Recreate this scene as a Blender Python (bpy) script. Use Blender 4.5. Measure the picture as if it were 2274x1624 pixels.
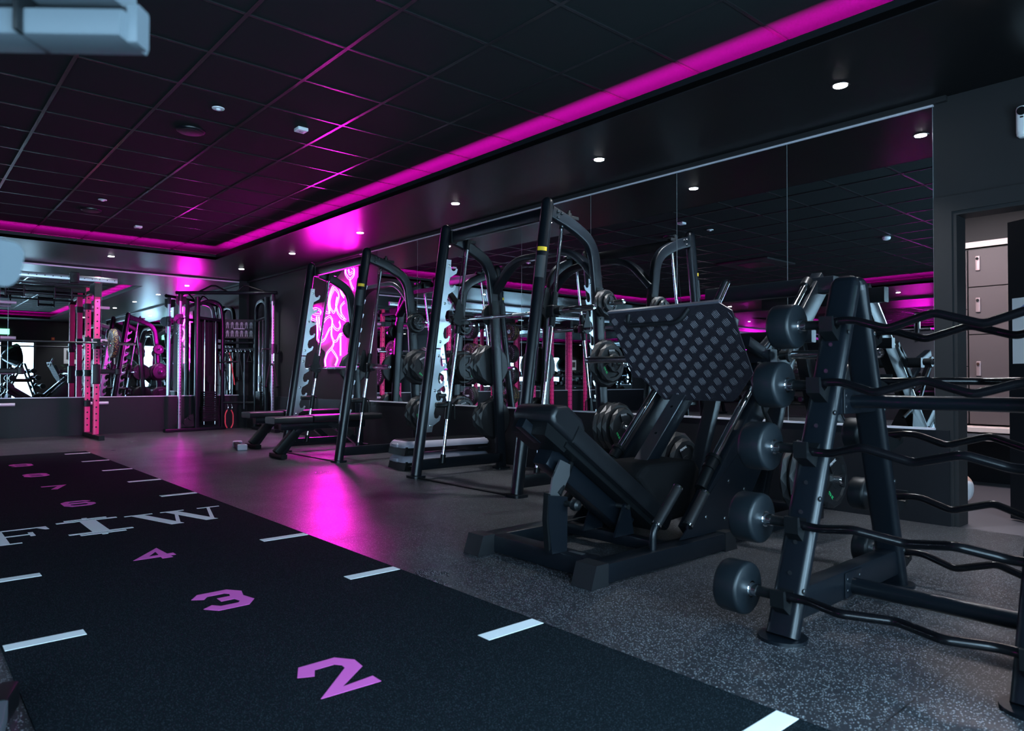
import bpy, bmesh, math, random
from mathutils import Vector, Matrix
random.seed(7)
PI = math.pi
for o in list(bpy.data.objects): bpy.data.objects.remove(o)
SC = bpy.context.scene
COL = SC.collection

# ------------------------------------------------------------------ camera
YAW, PITCH, ROLL = math.radians(41.3697), math.radians(1.0207), math.radians(0.0955)
cd = bpy.data.cameras.new('camera'); cam = bpy.data.objects.new('camera', cd); COL.objects.link(cam)
Fv = Vector((math.sin(YAW)*math.cos(PITCH), math.cos(YAW)*math.cos(PITCH), math.sin(PITCH)))
Rv = Vector((math.cos(YAW), -math.sin(YAW), 0)); Uv = Rv.cross(Fv)
R2 = Rv*math.cos(ROLL)+Uv*math.sin(ROLL); U2 = Uv*math.cos(ROLL)-Rv*math.sin(ROLL)
cam.matrix_world = Matrix(((R2.x, U2.x, -Fv.x, 0), (R2.y, U2.y, -Fv.y, 0), (R2.z, U2.z, -Fv.z, 0.93), (0, 0, 0, 1)))
cd.sensor_width = 36; cd.lens = 1571.3/2274*36; cd.clip_start = 0.05; cd.clip_end = 100
cd.dof.use_dof = True; cd.dof.focus_distance = 5.6; cd.dof.aperture_fstop = 4.0
SC.camera = cam

# ------------------------------------------------------------------ world, exposure
SC.view_settings.view_transform = 'Standard'; SC.view_settings.look = 'None'
SC.view_settings.gamma = 1; SC.view_settings.exposure = 0.55
SC.view_settings.use_curve_mapping = False
w = bpy.data.worlds.new('daylight'); SC.world = w; w.use_nodes = True
bg = w.node_tree.nodes['Background']; bg.inputs[0].default_value = (0.47, 0.76, 1.0, 1); bg.inputs[1].default_value = 14.0

# window openings in the wall behind the camera: (x0, x1)
WINS = [(2.86, 3.52), (1.35, 2.66), (-0.55, 0.95), (-2.6, -1.0), (-5.0, -3.2)]
YB, YF, XR, XL, ZS, ZC = -0.7, 13.2, 5.05, -6.9, 2.734, 2.935

def area(name, loc, direc, sx, sy, power, col, portal=False, spread=PI):
    l = bpy.data.lights.new(name, 'AREA'); l.shape = 'RECTANGLE'; l.size = sx; l.size_y = sy
    l.energy = power; l.color = col; l.spread = spread
    o = bpy.data.objects.new(name, l); COL.objects.link(o); o.location = loc
    o.rotation_euler = Vector(direc).to_track_quat('-Z', 'Y').to_euler()
    if portal: l.cycles.is_portal = True
    return o
for a, b in WINS:
    area('window_daylight', ((a+b)/2, YB-0.2, 1.15), (0, 1, 0), b-a, 1.9, 1, (1, 1, 1), portal=True)

# cove LED strips hidden behind the lip, throwing light up on the tile edge
MAG = (1.0, 0.0, 0.52)
CX0, CX1, CY0, CY1 = -4.55, 3.73, 0.45, 11.10
LEDS = [((CX1+0.035, (CY0+CY1)/2, 2.795), (0.95, 0, 0.40), CY1-CY0, 'y'),
        ((CX0-0.035, (CY0+CY1)/2, 2.795), (-0.95, 0, 0.40), CY1-CY0, 'y'),
        (((CX0+CX1)/2, CY1+0.035, 2.795), (0, 0.95, 0.40), CX1-CX0, 'x'),
        (((CX0+CX1)/2, CY0-0.035, 2.795), (0, -0.95, 0.40), CX1-CX0, 'x')]
LEDW = 32.0
for loc, d, L, ax in LEDS:
    l = bpy.data.lights.new('cove_led', 'AREA'); l.shape = 'RECTANGLE'; l.energy = LEDW*L; l.color = MAG
    l.size = L; l.size_y = 0.012
    o = bpy.data.objects.new('cove_led', l); COL.objects.link(o); o.location = loc
    z = -Vector(d).normalized(); x = Vector((0, 1, 0)) if ax == 'y' else Vector((1, 0, 0)); y = z.cross(x)
    o.rotation_euler = Matrix((x, y, z)).transposed().to_euler()

# ------------------------------------------------------------------ materials
def nt(m): return m.node_tree.nodes, m.node_tree.links
def mat(name, col, rough=0.5, metal=0.0, spec=0.5, bump=0.0, bscale=200, var=0.0, emit=None, es=0, coat=0):
    m = bpy.data.materials.new(name); m.use_nodes = True; N, L = nt(m); b = N['Principled BSDF']
    b.inputs['Base Color'].default_value = (*col, 1); b.inputs['Roughness'].default_value = rough
    b.inputs['Metallic'].default_value = metal; b.inputs['Specular IOR Level'].default_value = spec
    b.inputs['Coat Weight'].default_value = coat
    if emit: b.inputs['Emission Color'].default_value = (*emit, 1); b.inputs['Emission Strength'].default_value = es
    if bump or var:
        tc = N.new('ShaderNodeTexCoord'); n = N.new('ShaderNodeTexNoise'); n.inputs['Scale'].default_value = bscale
        n.inputs['Detail'].default_value = 3; L.new(tc.outputs['Object'], n.inputs['Vector'])
        if bump:
            bp = N.new('ShaderNodeBump'); bp.inputs['Strength'].default_value = bump; bp.inputs['Distance'].default_value = 0.002
            L.new(n.outputs['Fac'], bp.inputs['Height']); L.new(bp.outputs['Normal'], b.inputs['Normal'])
        if var:
            r = N.new('ShaderNodeMapRange'); r.inputs['To Min'].default_value = rough-var; r.inputs['To Max'].default_value = rough+var
            L.new(n.outputs['Fac'], r.inputs['Value']); L.new(r.outputs['Result'], b.inputs['Roughness'])
    return m
M = {}
M['frame'] = mat('black_powder_coat', (0.004, 0.006, 0.009), 0.28, 0.0, 0.42, 0.10, 900)
M['black'] = mat('black_plastic', (0.004, 0.005, 0.006), 0.38, 0, 0.3, 0.05, 400)
M['rubber'] = mat('black_rubber', (0.009, 0.010, 0.012), 0.42, 0, 0.45, 0.15, 500)
M['headrub'] = mat('barbell_head_rubber', (0.005, 0.008, 0.011), 0.42, 0, 0.4, 0.12, 500)
M['pad'] = mat('black_upholstery', (0.006, 0.007, 0.009), 0.38, 0, 0.5, 0.25, 350)
M['carpet'] = mat('dark_seat_felt', (0.008, 0.008, 0.009), 0.95, 0, 0.1, 0.3, 500)
M['chrome'] = mat('chrome', (0.80, 0.82, 0.85), 0.09, 1.0)
M['steel'] = mat('brushed_steel', (0.62, 0.66, 0.70), 0.30, 1.0)
M['darksteel'] = mat('dark_bar_steel', (0.06, 0.065, 0.07), 0.28, 0.8, 0.5, 0.05, 600)
M['barblack'] = mat('gloss_black_bar', (0.003, 0.003, 0.004), 0.20, 0.0, 0.45)
M['alu'] = mat('aluminium_trim', (0.72, 0.70, 0.78), 0.35, 0.2)
M['pink'] = mat('pink_powder_coat', (0.86, 0.040, 0.24), 0.38, 0, 0.5, 0.06, 700)
M['wall'] = mat('black_wall_paint', (0.018, 0.018, 0.020), 0.60, 0, 0.3, 0.10, 260)
M['dado'] = mat('black_dado_board', (0.009, 0.010, 0.013), 0.45, 0, 0.3, 0.08, 260)
M['soffit'] = mat('black_soffit_paint', (0.003, 0.003, 0.0035), 0.30, 0, 0.5, 0.06, 120)
M['mirror'] = mat('mirror_silver', (0.74, 0.78, 0.80), 0.0, 1.0)
M['edge'] = mat('mirror_edge', (0.55, 0.62, 0.66), 0.15, 0.7)
M['white'] = mat('white_plastic', (0.80, 0.82, 0.85), 0.35)
M['grey'] = mat('lilac_grey_plastic', (0.30, 0.29, 0.35), 0.5)
M['edgegrey'] = mat('worn_grey_edge', (0.13, 0.13, 0.16), 0.4, 0.3)
M['bluegrey'] = mat('pale_blue_grey_coat', (0.080, 0.098, 0.112), 0.5)
M['yellow'] = mat('yellow_label', (0.85, 0.55, 0.02), 0.5)
M['labelgrey'] = mat('grey_label', (0.022, 0.026, 0.03), 0.5)
M['letter'] = mat('pale_lettering', (0.75, 0.76, 0.80), 0.5)
M['green'] = mat('green_lettering', (0.04, 0.75, 0.22), 0.5)
M['red'] = mat('red_plastic', (0.75, 0.06, 0.08), 0.45)
M['camo'] = None
M['locker'] = mat('locker_laminate', (0.105, 0.085, 0.090), 0.5, 0, 0.4, 0.04, 200)
M['cream'] = mat('cream_edge_strip', (0.75, 0.62, 0.58), 0.5)
M['benchwood'] = mat('pale_mauve_bench', (0.42, 0.32, 0.32), 0.5)
M['brass'] = mat('pink_metal_lock', (0.55, 0.42, 0.44), 0.35, 0.6)
M['glass'] = None
M['hallfloor'] = mat('hall_vinyl_floor', (0.085, 0.082, 0.095), 0.5, 0, 0.4, 0.1, 60)
M['skin'] = mat('skin', (0.62, 0.36, 0.28), 0.5)
M['sock'] = mat('white_sock', (0.62, 0.58, 0.60), 0.85, 0, 0.2, 0.3, 300)
M['cloth'] = mat('dark_grey_cloth', (0.07, 0.065, 0.08), 0.85, 0, 0.2, 0.3, 200)
M['hair'] = mat('dark_hair', (0.03, 0.02, 0.015), 0.6)
M['lamp'] = mat('lit_downlight_lens', (1, 1, 1), 0.4, 0, 0.5, emit=(0.93, 0.95, 1.0), es=60)
M['led'] = mat('lit_magenta_led', (0.6, 0, 0.4), 0.4, emit=MAG, es=6)
M['tube'] = mat('lit_neon_tube', (1, 0.3, 0.9), 0.3, emit=(1.0, 0.0078, 0.72), es=90)
M['neonback'] = mat('magenta_sign_board', (0.10, 0.0004, 0.080), 0.4)
M['exit'] = mat('lit_exit_sign', (0.2, 0.8, 0.4), 0.4, emit=(0.25, 1.0, 0.55), es=2.2)
M['screen'] = mat('lit_white_panel', (1, 1, 1), 0.4, emit=(1.0, 0.9, 0.97), es=3)
M['leaf'] = mat('plant_leaf', (0.10, 0.30, 0.10), 0.5)
M['paper'] = mat('white_paper', (0.80, 0.78, 0.80), 0.7)
M['posterblk'] = mat('dark_poster', (0.03, 0.028, 0.030), 0.6)
M['tbar'] = mat('ceiling_grid_bar', (0.016, 0.016, 0.018), 0.26, 0.0, 0.8)
M['pinkmark'] = mat('purple_turf_print', (0.85, 0.15, 0.60), 0.9, 0, 0.2, 0.9, 700)
M['whitemark'] = mat('white_turf_print', (0.95, 0.97, 0.98), 0.9, 0, 0.2, 0.9, 700)

def speckle(name, base, fleck, scale, thr, rough, bump, seam=None, var=0.0, soft=0.03):
    m = bpy.data.materials.new(name); m.use_nodes = True; N, L = nt(m); b = N['Principled BSDF']
    tc = N.new('ShaderNodeTexCoord'); v = N.new('ShaderNodeTexVoronoi'); v.inputs['Scale'].default_value = scale
    L.new(tc.outputs['Object'], v.inputs['Vector'])
    wn = N.new('ShaderNodeTexWhiteNoise'); L.new(v.outputs['Position'], wn.inputs['Vector'])
    cr = N.new('ShaderNodeMapRange'); cr.inputs['From Min'].default_value = thr; cr.inputs['From Max'].default_value = min(1, thr+soft*3)
    L.new(wn.outputs['Value'], cr.inputs['Value'])
    dr = N.new('ShaderNodeMapRange'); dr.inputs['From Min'].default_value = 0.42; dr.inputs['From Max'].default_value = 0.30
    L.new(v.outputs['Distance'], dr.inputs['Value'])
    mu = N.new('ShaderNodeMath'); mu.operation = 'MULTIPLY'; L.new(cr.outputs[0], mu.inputs[0]); L.new(dr.outputs[0], mu.inputs[1])
    mx = N.new('ShaderNodeMix'); mx.data_type = 'RGBA'; mx.inputs[6].default_value = (*base, 1); mx.inputs[7].default_value = (*fleck, 1)
    L.new(mu.outputs[0], mx.inputs[0]); col = mx.outputs[2]
    if var:
        n2 = N.new('ShaderNodeTexNoise'); n2.inputs['Scale'].default_value = 1.3; n2.inputs['Detail'].default_value = 5
        L.new(tc.outputs['Object'], n2.inputs['Vector'])
        r2 = N.new('ShaderNodeMapRange'); r2.inputs['From Min'].default_value = 0.3; r2.inputs['From Max'].default_value = 0.7
        r2.inputs['To Min'].default_value = rough-var; r2.inputs['To Max'].default_value = rough+var
        L.new(n2.outputs['Fac'], r2.inputs['Value']); L.new(r2.outputs[0], b.inputs['Roughness'])
    else: b.inputs['Roughness'].default_value = rough
    h = mu.outputs[0]
    if seam:
        br = N.new('ShaderNodeTexBrick'); br.inputs['Scale'].default_value = 1; br.offset = 0.0
        br.inputs['Brick Width'].default_value = seam; br.inputs['Row Height'].default_value = seam
        br.inputs['Mortar Size'].default_value = 0.0025; br.inputs['Mortar Smooth'].default_value = 0.1
        br.inputs['Color1'].default_value = (1, 1, 1, 1); br.inputs['Color2'].default_value = (1, 1, 1, 1); br.inputs['Mortar'].default_value = (0.25, 0.25, 0.25, 1)
        mp = N.new('ShaderNodeMapping'); mp.inputs['Location'].default_value = (0.35, 0.2, 0)
        L.new(tc.outputs['Object'], mp.inputs[0]); L.new(mp.outputs[0], br.inputs['Vector'])
        m2 = N.new('ShaderNodeMix'); m2.data_type = 'RGBA'; m2.blend_type = 'MULTIPLY'; m2.inputs[0].default_value = 1
        L.new(col, m2.inputs[6]); L.new(br.outputs['Color'], m2.inputs[7]); col = m2.outputs[2]
    L.new(col, b.inputs['Base Color'])
    nz = N.new('ShaderNodeTexNoise'); nz.inputs['Scale'].default_value = scale*1.2; nz.inputs['Detail'].default_value = 2
    L.new(tc.outputs['Object'], nz.inputs['Vector'])
    bp = N.new('ShaderNodeBump'); bp.inputs['Strength'].default_value = bump; bp.inputs['Distance'].default_value = 0.003
    L.new(nz.outputs['Fac'], bp.inputs['Height']); L.new(bp.outputs['Normal'], b.inputs['Normal'])
    b.inputs['Specular IOR Level'].default_value = 0.5
    return m
M['floor'] = speckle('speckled_rubber_floor', (0.028, 0.028, 0.033), (0.40, 0.43, 0.46), 185, 0.58, 0.34, 0.10, 0.98, 0.07)
M['turf'] = speckle('black_turf_pile', (0.0055, 0.0095, 0.0125), (0.046, 0.062, 0.076), 270, 0.42, 1.0, 1.0, soft=0.15)
M['turf'].node_tree.nodes['Principled BSDF'].inputs['Specular IOR Level'].default_value = 0.06
M['camo'] = speckle('speckled_bumper_rubber', (0.035, 0.03, 0.03), (0.75, 0.60, 0.10), 60, 0.55, 0.5, 0.2)
M['greenspk'] = speckle('dark_bumper_rubber', (0.02, 0.022, 0.022), (0.10, 0.18, 0.12), 60, 0.7, 0.5, 0.2)

def tile_mat():
    m = bpy.data.materials.new('charcoal_ceiling_tile'); m.use_nodes = True; N, L = nt(m); b = N['Principled BSDF']
    b.inputs['Base Color'].default_value = (0.0065, 0.0095, 0.0105, 1); b.inputs['Roughness'].default_value = 0.9
    b.inputs['Specular IOR Level'].default_value = 0.2
    tc = N.new('ShaderNodeTexCoord'); n = N.new('ShaderNodeTexNoise'); n.inputs['Scale'].default_value = 300
    L.new(tc.outputs['Object'], n.inputs['Vector']); bp = N.new('ShaderNodeBump'); bp.inputs['Strength'].default_value = 0.4; bp.inputs['Distance'].default_value = 0.002
    L.new(n.outputs['Fac'], bp.inputs['Height']); L.new(bp.outputs['Normal'], b.inputs['Normal'])
    return m
M['tile'] = tile_mat()
def glass_mat():
    m = bpy.data.materials.new('window_glass'); m.use_nodes = True; N, L = nt(m)
    for n in list(N): N.remove(n)
    o = N.new('ShaderNodeOutputMaterial'); t = N.new('ShaderNodeBsdfTransparent'); g = N.new('ShaderNodeBsdfGlossy'); g.inputs['Roughness'].default_value = 0
    mx = N.new('ShaderNodeMixShader'); mx.inputs[0].default_value = 0.06
    L.new(t.outputs[0], mx.inputs[1]); L.new(g.outputs[0], mx.inputs[2]); L.new(mx.outputs[0], o.inputs[0])
    return m
M['glass'] = glass_mat()
def tread_mat():
    """black tread plate: small five-bar lugs laid in alternating directions, as relief with worn tips"""
    m = bpy.data.materials.new('black_tread_plate'); m.use_nodes = True; N, L = nt(m); b = N['Principled BSDF']
    b.inputs['Base Color'].default_value = (0.040, 0.037, 0.050, 1); b.inputs['Roughness'].default_value = 0.45; b.inputs['Metallic'].default_value = 0.5
    return m
M['tread'] = tread_mat()

# ------------------------------------------------------------------ mesh helpers
def V(*a): return Vector(a)
def rrect(w, h, r, n=3):
    r = min(r, w/2*0.999, h/2*0.999); out = []
    for cx, cy, a0 in ((w/2-r, h/2-r, 0), (-w/2+r, h/2-r, 90), (-w/2+r, -h/2+r, 180), (w/2-r, -h/2+r, 270)):
        for i in range(n+1):
            a = math.radians(a0+90*i/n); out.append((cx+r*math.cos(a), cy+r*math.sin(a)))
    return out
def circ(r, n=12): return [(r*math.cos(2*PI*i/n), r*math.sin(2*PI*i/n)) for i in range(n)]
def fillet(pts, r, n=6):
    pts = [Vector(p) for p in pts]; out = [pts[0]]
    for a, b, c in zip(pts, pts[1:], pts[2:]):
        d1 = (a-b); d2 = (c-b); l = min(r, d1.length*0.49, d2.length*0.49)
        p0 = b+d1.normalized()*l; p2 = b+d2.normalized()*l
        for i in range(n+1):
            t = i/n; out.append(p0*(1-t)**2+b*2*t*(1-t)+p2*t*t)
    out.append(pts[-1]); return out
class MB:
    def __init__(s): s.v = []; s.f = []; s.m = []
    def add(s, vs, fs, mi=0):
        o = len(s.v); s.v += [tuple(v) for v in vs]; s.f += [tuple(o+i for i in f) for f in fs]; s.m += [mi]*len(fs)
    def sweep(s, path, prof, up=(0, 0, 1), mi=0, caps=True, closed=False):
        path = [Vector(p) for p in path]; n = len(path); k = len(prof); vs = []; up = Vector(up)
        for i, p in enumerate(path):
            if closed: t = path[(i+1) % n]-path[i-1]
            else: t = path[min(i+1, n-1)]-path[max(i-1, 0)]
            t.normalize(); u0 = up
            if abs(t.dot(up.normalized())) > 0.98: u0 = Vector((1, 0, 0)) if abs(t.x) < 0.9 else Vector((0, 1, 0))
            sd = t.cross(u0).normalized(); u = sd.cross(t).normalized()
            sc = 1.0
            vs += [p+sd*a*sc+u*b*sc for a, b in prof]
        fs = []
        for i in range(n if closed else n-1):
            j = (i+1) % n
            for q in range(k): fs.append((i*k+q, i*k+(q+1) % k, j*k+(q+1) % k, j*k+q))
        if caps and not closed: fs.append(tuple(range(k-1, -1, -1))); fs.append(tuple((n-1)*k+q for q in range(k)))
        s.add(vs, fs, mi); return s
    def beam(s, a, b, w, h, r=0.006, up=(0, 0, 1), mi=0): return s.sweep([a, b], rrect(w, h, r, 2), up, mi)
    def tube(s, pts, r, n=12, mi=0, up=(0, 0, 1), closed=False):
        if closed or len(pts) > 2: return s.rtube(pts, [r]*len(pts), n, mi, closed)
        return s.sweep(pts, circ(r, n), up, mi, closed=closed)
    def rtube(s, pts, rs, n=12, mi=0, closed=False):
        pts = [Vector(p) for p in pts]; N = len(pts); vs = []; prev = None
        for i, p in enumerate(pts):
            t = (pts[(i+1) % N]-pts[i-1]) if closed else (pts[min(i+1, N-1)]-pts[max(i-1, 0)])
            t.normalize()
            if prev is None:
                a = Vector((0, 0, 1)) if abs(t.z) < 0.9 else Vector((1, 0, 0)); sd = t.cross(a).normalized()
            else: sd = (prev-t*prev.dot(t)).normalized()
            prev = sd; u = sd.cross(t)
            vs += [p+sd*rs[i]*math.cos(2*PI*q/n)+u*rs[i]*math.sin(2*PI*q/n) for q in range(n)]
        fs = []
        for i in range(N if closed else N-1):
            j = (i+1) % N
            for q in range(n): fs.append((i*n+q, i*n+(q+1) % n, j*n+(q+1) % n, j*n+q))
        if not closed: fs.append(tuple(range(n-1, -1, -1))); fs.append(tuple((N-1)*n+q for q in range(n)))
        s.add(vs, fs, mi); return s
    def box(s, c, sz, bev=0.0, rz=0, mi=0):
        x, y, z = sz; c = Vector(c)
        m = Matrix.Rotation(rz, 3, 'Z')
        if bev <= 0:
            vs = [c+m @ Vector((a*x/2, b*y/2, d*z/2)) for d in (-1, 1) for a, b in ((-1, -1), (1, -1), (1, 1), (-1, 1))]
            s.add(vs, [(3, 2, 1, 0), (4, 5, 6, 7), (0, 1, 5, 4), (1, 2, 6, 5), (2, 3, 7, 6), (3, 0, 4, 7)], mi); return s
        bev = min(bev, x/2.01, y/2.01, z/2.01)
        pr = [(z0, i) for z0, i in ((-z/2, bev), (-z/2+bev, 0), (z/2-bev, 0), (z/2, bev))]
        vs = []; k = None
        for zz, ins in pr:
            p = rrect(x-2*ins, y-2*ins, max(bev*1.0-ins*0.6, 0.0005), 2); k = len(p)
            vs += [c+m @ Vector((a, b, zz)) for a, b in p]
        fs = [tuple(range(k-1, -1, -1)), tuple(3*k+q for q in range(k))]
        for i in range(3):
            for q in range(k): fs.append((i*k+q, i*k+(q+1) % k, (i+1)*k+(q+1) % k, (i+1)*k+q))
        s.add(vs, fs, mi); return s
    def prism(s, poly, th, mi=0):
        """poly: list of 3D points (planar), th: thickness vector"""
        k = len(poly); th = Vector(th); vs = [Vector(p) for p in poly]+[Vector(p)+th for p in poly]
        fs = [tuple(range(k-1, -1, -1)), tuple(range(k, 2*k))]+[(q, (q+1) % k, k+(q+1) % k, k+q) for q in range(k)]
        s.add(vs, fs, mi); return s
    def lathe(s, prof, o, ax, n=24, mi=0, phase=0):
        """prof: (r, t) pairs along axis ax from o"""
        o = Vector(o); ax = Vector(ax).normalized(); a = Vector((0, 0, 1)) if abs(ax.z) < 0.9 else Vector((1, 0, 0))
        e1 = ax.cross(a).normalized(); e2 = ax.cross(e1); vs = []
        for r, t in prof: vs += [o+ax*t+(e1*math.cos(2*PI*q/n+phase)+e2*math.sin(2*PI*q/n+phase))*r for q in range(n)]
        fs = []
        for i in range(len(prof)-1):
            for q in range(n): fs.append((i*n+q, i*n+(q+1) % n, (i+1)*n+(q+1) % n, (i+1)*n+q))
        fs.append(tuple(range(n-1, -1, -1))); fs.append(tuple((len(prof)-1)*n+q for q in range(n)))
        s.add(vs, fs, mi); return s
    def cyl(s, a, b, r, n=16, mi=0):
        a = Vector(a); b = Vector(b); return s.lathe([(r, 0), (r, (b-a).length)], a, b-a, n, mi)
    def build(s, name, mats, parent=None, angle=32, loc=None):
        me = bpy.data.meshes.new(name)
        vs = s.v
        if loc is not None: l = Vector(loc); vs = [tuple(Vector(v)-l) for v in vs]
        me.from_pydata(vs, [], s.f)
        if not isinstance(mats, (list, tuple)): mats = [mats]
        for m in mats: me.materials.append(M[m] if isinstance(m, str) else m)
        me.polygons.foreach_set('material_index', s.m)
        bm = bmesh.new(); bm.from_mesh(me); bmesh.ops.recalc_face_normals(bm, faces=bm.faces); bm.to_mesh(me); bm.free()
        if angle:
            me.polygons.foreach_set('use_smooth', [True]*len(me.polygons)); me.set_sharp_from_angle(angle=math.radians(angle))
        me.update()
        o = bpy.data.objects.new(name, me); COL.objects.link(o)
        if parent: o.parent = parent
        elif loc is not None: o.location = loc
        return o
def tag(o, label, cat, group=None, kind=None):
    o['label'] = label; o['category'] = cat
    if group: o['group'] = group
    if kind: o['kind'] = kind
    return o
def thing(name, label, cat, loc=(0, 0, 0), rz=0, group=None):
    o = bpy.data.objects.new(name, None); COL.objects.link(o); o.location = loc; o.rotation_euler = (0, 0, rz)
    o.empty_display_size = 0.1
    return tag(o, label, cat, group)
def struct(o): o['kind'] = 'structure'; return o
def kids(o): return [c for c in bpy.data.objects if c.parent == o]
def copy_tree(o, parent=None):
    c = o.copy(); COL.objects.link(c); c.parent = parent
    for ch in kids(o): copy_tree(ch, c)
    return c
def dup(o, loc=None, rz=None, label=None, group=None, rot=None):
    c = copy_tree(o)
    if loc is not None: c.location = loc
    if rz is not None: c.rotation_euler = (0, 0, rz)
    if rot is not None: c.rotation_euler = rot
    if label: c['label'] = label
    if group: c['group'] = group
    return c
def text(name, body, size, m, mat_, parent=None, th=0.0008, align='CENTER'):
    cu = bpy.data.curves.new(name, 'FONT'); cu.body = body; cu.size = size; cu.align_x = align; cu.align_y = 'CENTER'; cu.extrude = th
    t = bpy.data.objects.new(name+'_tmp', cu); COL.objects.link(t); bpy.context.view_layer.update()
    me = bpy.data.meshes.new_from_object(t.evaluated_get(bpy.context.evaluated_depsgraph_get()))
    bpy.data.objects.remove(t); bpy.data.curves.remove(cu)
    me.materials.clear(); me.materials.append(M[mat_]); o = bpy.data.objects.new(name, me); COL.objects.link(o)
    if parent: o.parent = parent
    o.matrix_local = m
    return o
def frame_m(o, x, y):
    x = Vector(x).normalized(); y = Vector(y); y = (y-x*y.dot(x)).normalized(); z = x.cross(y)
    m = Matrix((x, y, z)).transposed().to_4x4(); m.translation = Vector(o); return m
def detail(o, mb, mat_, angle=32):
    """surface detail (bolt heads, drilled holes) that belongs to the part's own mesh"""
    me = o.data; bm = bmesh.new(); bm.from_mesh(me); k = len(me.materials)
    vs = [bm.verts.new(Vector(v)-(mb.off if hasattr(mb, 'off') else Vector((0, 0, 0)))) for v in mb.v]
    for f in mb.f:
        try: q = bm.faces.new([vs[i] for i in f]); q.material_index = k
        except ValueError: pass
    bm.normal_update(); bm.to_mesh(me); bm.free(); me.materials.append(M[mat_] if isinstance(mat_, str) else mat_)
    me.polygons.foreach_set('use_smooth', [True]*len(me.polygons)); me.set_sharp_from_angle(angle=math.radians(angle)); me.update()
def bolt(mb, p, d, r=0.009, h=0.006, mi=0):
    mb.lathe([(r, 0), (r, h*0.6), (r*0.7, h)], p, d, 8, mi)

# ================================================================== ROOM SHELL
def quad_box(name, m, lo, hi, nm=None):
    b = MB(); c = [(a+d)/2 for a, d in zip(lo, hi)]; b.box(c, [d-a for a, d in zip(lo, hi)])
    return struct(b.build(name, m, angle=0))
quad_box('floor', 'floor', (XL-.2, YB-.15, -.12), (XR+.0, YF+.15, 0))
# right wall: dado board below, painted wall round the doorway (door y 0.62..1.51, head 2.0)
DY0, DY1, DZ = 0.62, 1.51, 1.99
b = MB()
b.box((XR+.08, (DY1+YF)/2, 1.5), (.16, YF-DY1, 3.0)); b.box((XR+.08, (YB+DY0)/2, 1.5), (.16, DY0-YB, 3.0))
b.box((XR+.08, (DY0+DY1)/2, (DZ+3)/2), (.16, DY1-DY0, 3-DZ)); struct(b.build('wall_right', 'wall', angle=0))
quad_box('wall_far', 'wall', (XL-.15, YF, 0), (XR+.16, YF+.15, 3))
quad_box('wall_left', 'wall', (XL-.15, YB, 0), (XL, YF, 3))
b = MB(); xs = sorted([XL-.15, XR+.16]+[v for wv in WINS for v in wv])
for i in range(0, len(xs), 2): b.box(((xs[i]+xs[i+1])/2, YB-.08, 1.5), (xs[i+1]-xs[i], .16, 3))
for a, c in WINS: b.box(((a+c)/2, YB-.08, .1), (c-a, .16, .2)); b.box(((a+c)/2, YB-.08, 2.54), (c-a, .16, .92))
struct(b.build('wall_back', 'wall', angle=0))
for i, (a, c) in enumerate(WINS):
    b = MB()
    for x in (a+.025, c-.025): b.box((x, YB-.07, 1.14), (.05, .06, 1.88), .004)
    for z in (.225, 2.055): b.box(((a+c)/2, YB-.07, z), (c-a-.1, .06, .05), .004)
    f = struct(b.build('window_%d' % (i+1), 'black'))
    g = MB(); g.box(((a+c)/2, YB-.07, 1.14), (c-a-.1, .008, 1.78)); g.build('pane', 'glass', f, angle=0)
# soffit ring
b = MB(); T = .10
b.box(((CX1+XR)/2+.0, (YB+YF)/2, ZS+.02), (XR-CX1, YF-YB, .04)); b.box(((XL+CX0)/2, (YB+YF)/2, ZS+.02), (CX0-XL, YF-YB, .04))
b.box(((CX0+CX1)/2, (CY1+YF)/2, ZS+.02), (CX1-CX0, YF-CY1, .04)); b.box(((CX0+CX1)/2, (YB+CY0)/2, ZS+.02), (CX1-CX0, CY0-YB, .04))
struct(b.build('trim_1', 'soffit', angle=0))
b = MB(); h0, h1 = ZS-.0005, ZS+.080
b.box((CX1+.008, (CY0+CY1)/2, (h0+h1)/2), (.016, CY1-CY0+.03, h1-h0)); b.box((CX0-.008, (CY0+CY1)/2, (h0+h1)/2), (.016, CY1-CY0+.03, h1-h0))
b.box(((CX0+CX1)/2, CY1+.008, (h0+h1)/2), (CX1-CX0, .016, h1-h0)); b.box(((CX0+CX1)/2, CY0-.008, (h0+h1)/2), (CX1-CX0, .016, h1-h0))
struct(b.build('trim_2', 'dado', angle=0))
# tile ceiling and its grid
quad_box('ceiling', 'tile', (XL, YB, ZC+.004), (XR, YF, ZC+.06))
g = MB(); GX0, GY0, GS = 3.03-.6*13, .22, .609
x = .85+.609*5-.609*17
while x < 4.9:
    if x > XL and x < 3.7: g.box((x, (YB+YF)/2, ZC+.001), (.024, YF-YB, .006))
    x += .609
y = .22
while y < YF:
    g.box(((XL+XR)/2, y, ZC+.0015), (XR-XL, .020, .005)); y += .609
struct(g.build('trim_3', 'tbar', angle=0))
# shallow box-out along the top of the right wall
quad_box('trim_4', 'wall', (XR-.035, DY1+.02, 2.700), (XR, YF, ZS))
# dado ledges and boards
quad_box('trim_5', 'alu', (XR-.045, DY1+.10, .603), (XR, 9.02, .615))
quad_box('wall_right_dado', 'dado', (XR-.030, DY1+.02, 0), (XR-.0005, YF, .603)).name = 'trim_6'
quad_box('trim_7', 'dado', (XL, YF-.03, 0), (XR-.03, YF-.0005, .603))
quad_box('trim_8', 'alu', (XL, YF-.045, .603), (4.86, YF, .615))
quad_box('trim_9', 'alu', (XR-.020, DY1+.10, 2.690), (XR, 9.02, 2.712))
quad_box('trim_10', 'alu', (XL, YF-.020, 2.690), (4.86, YF, 2.712))
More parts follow.
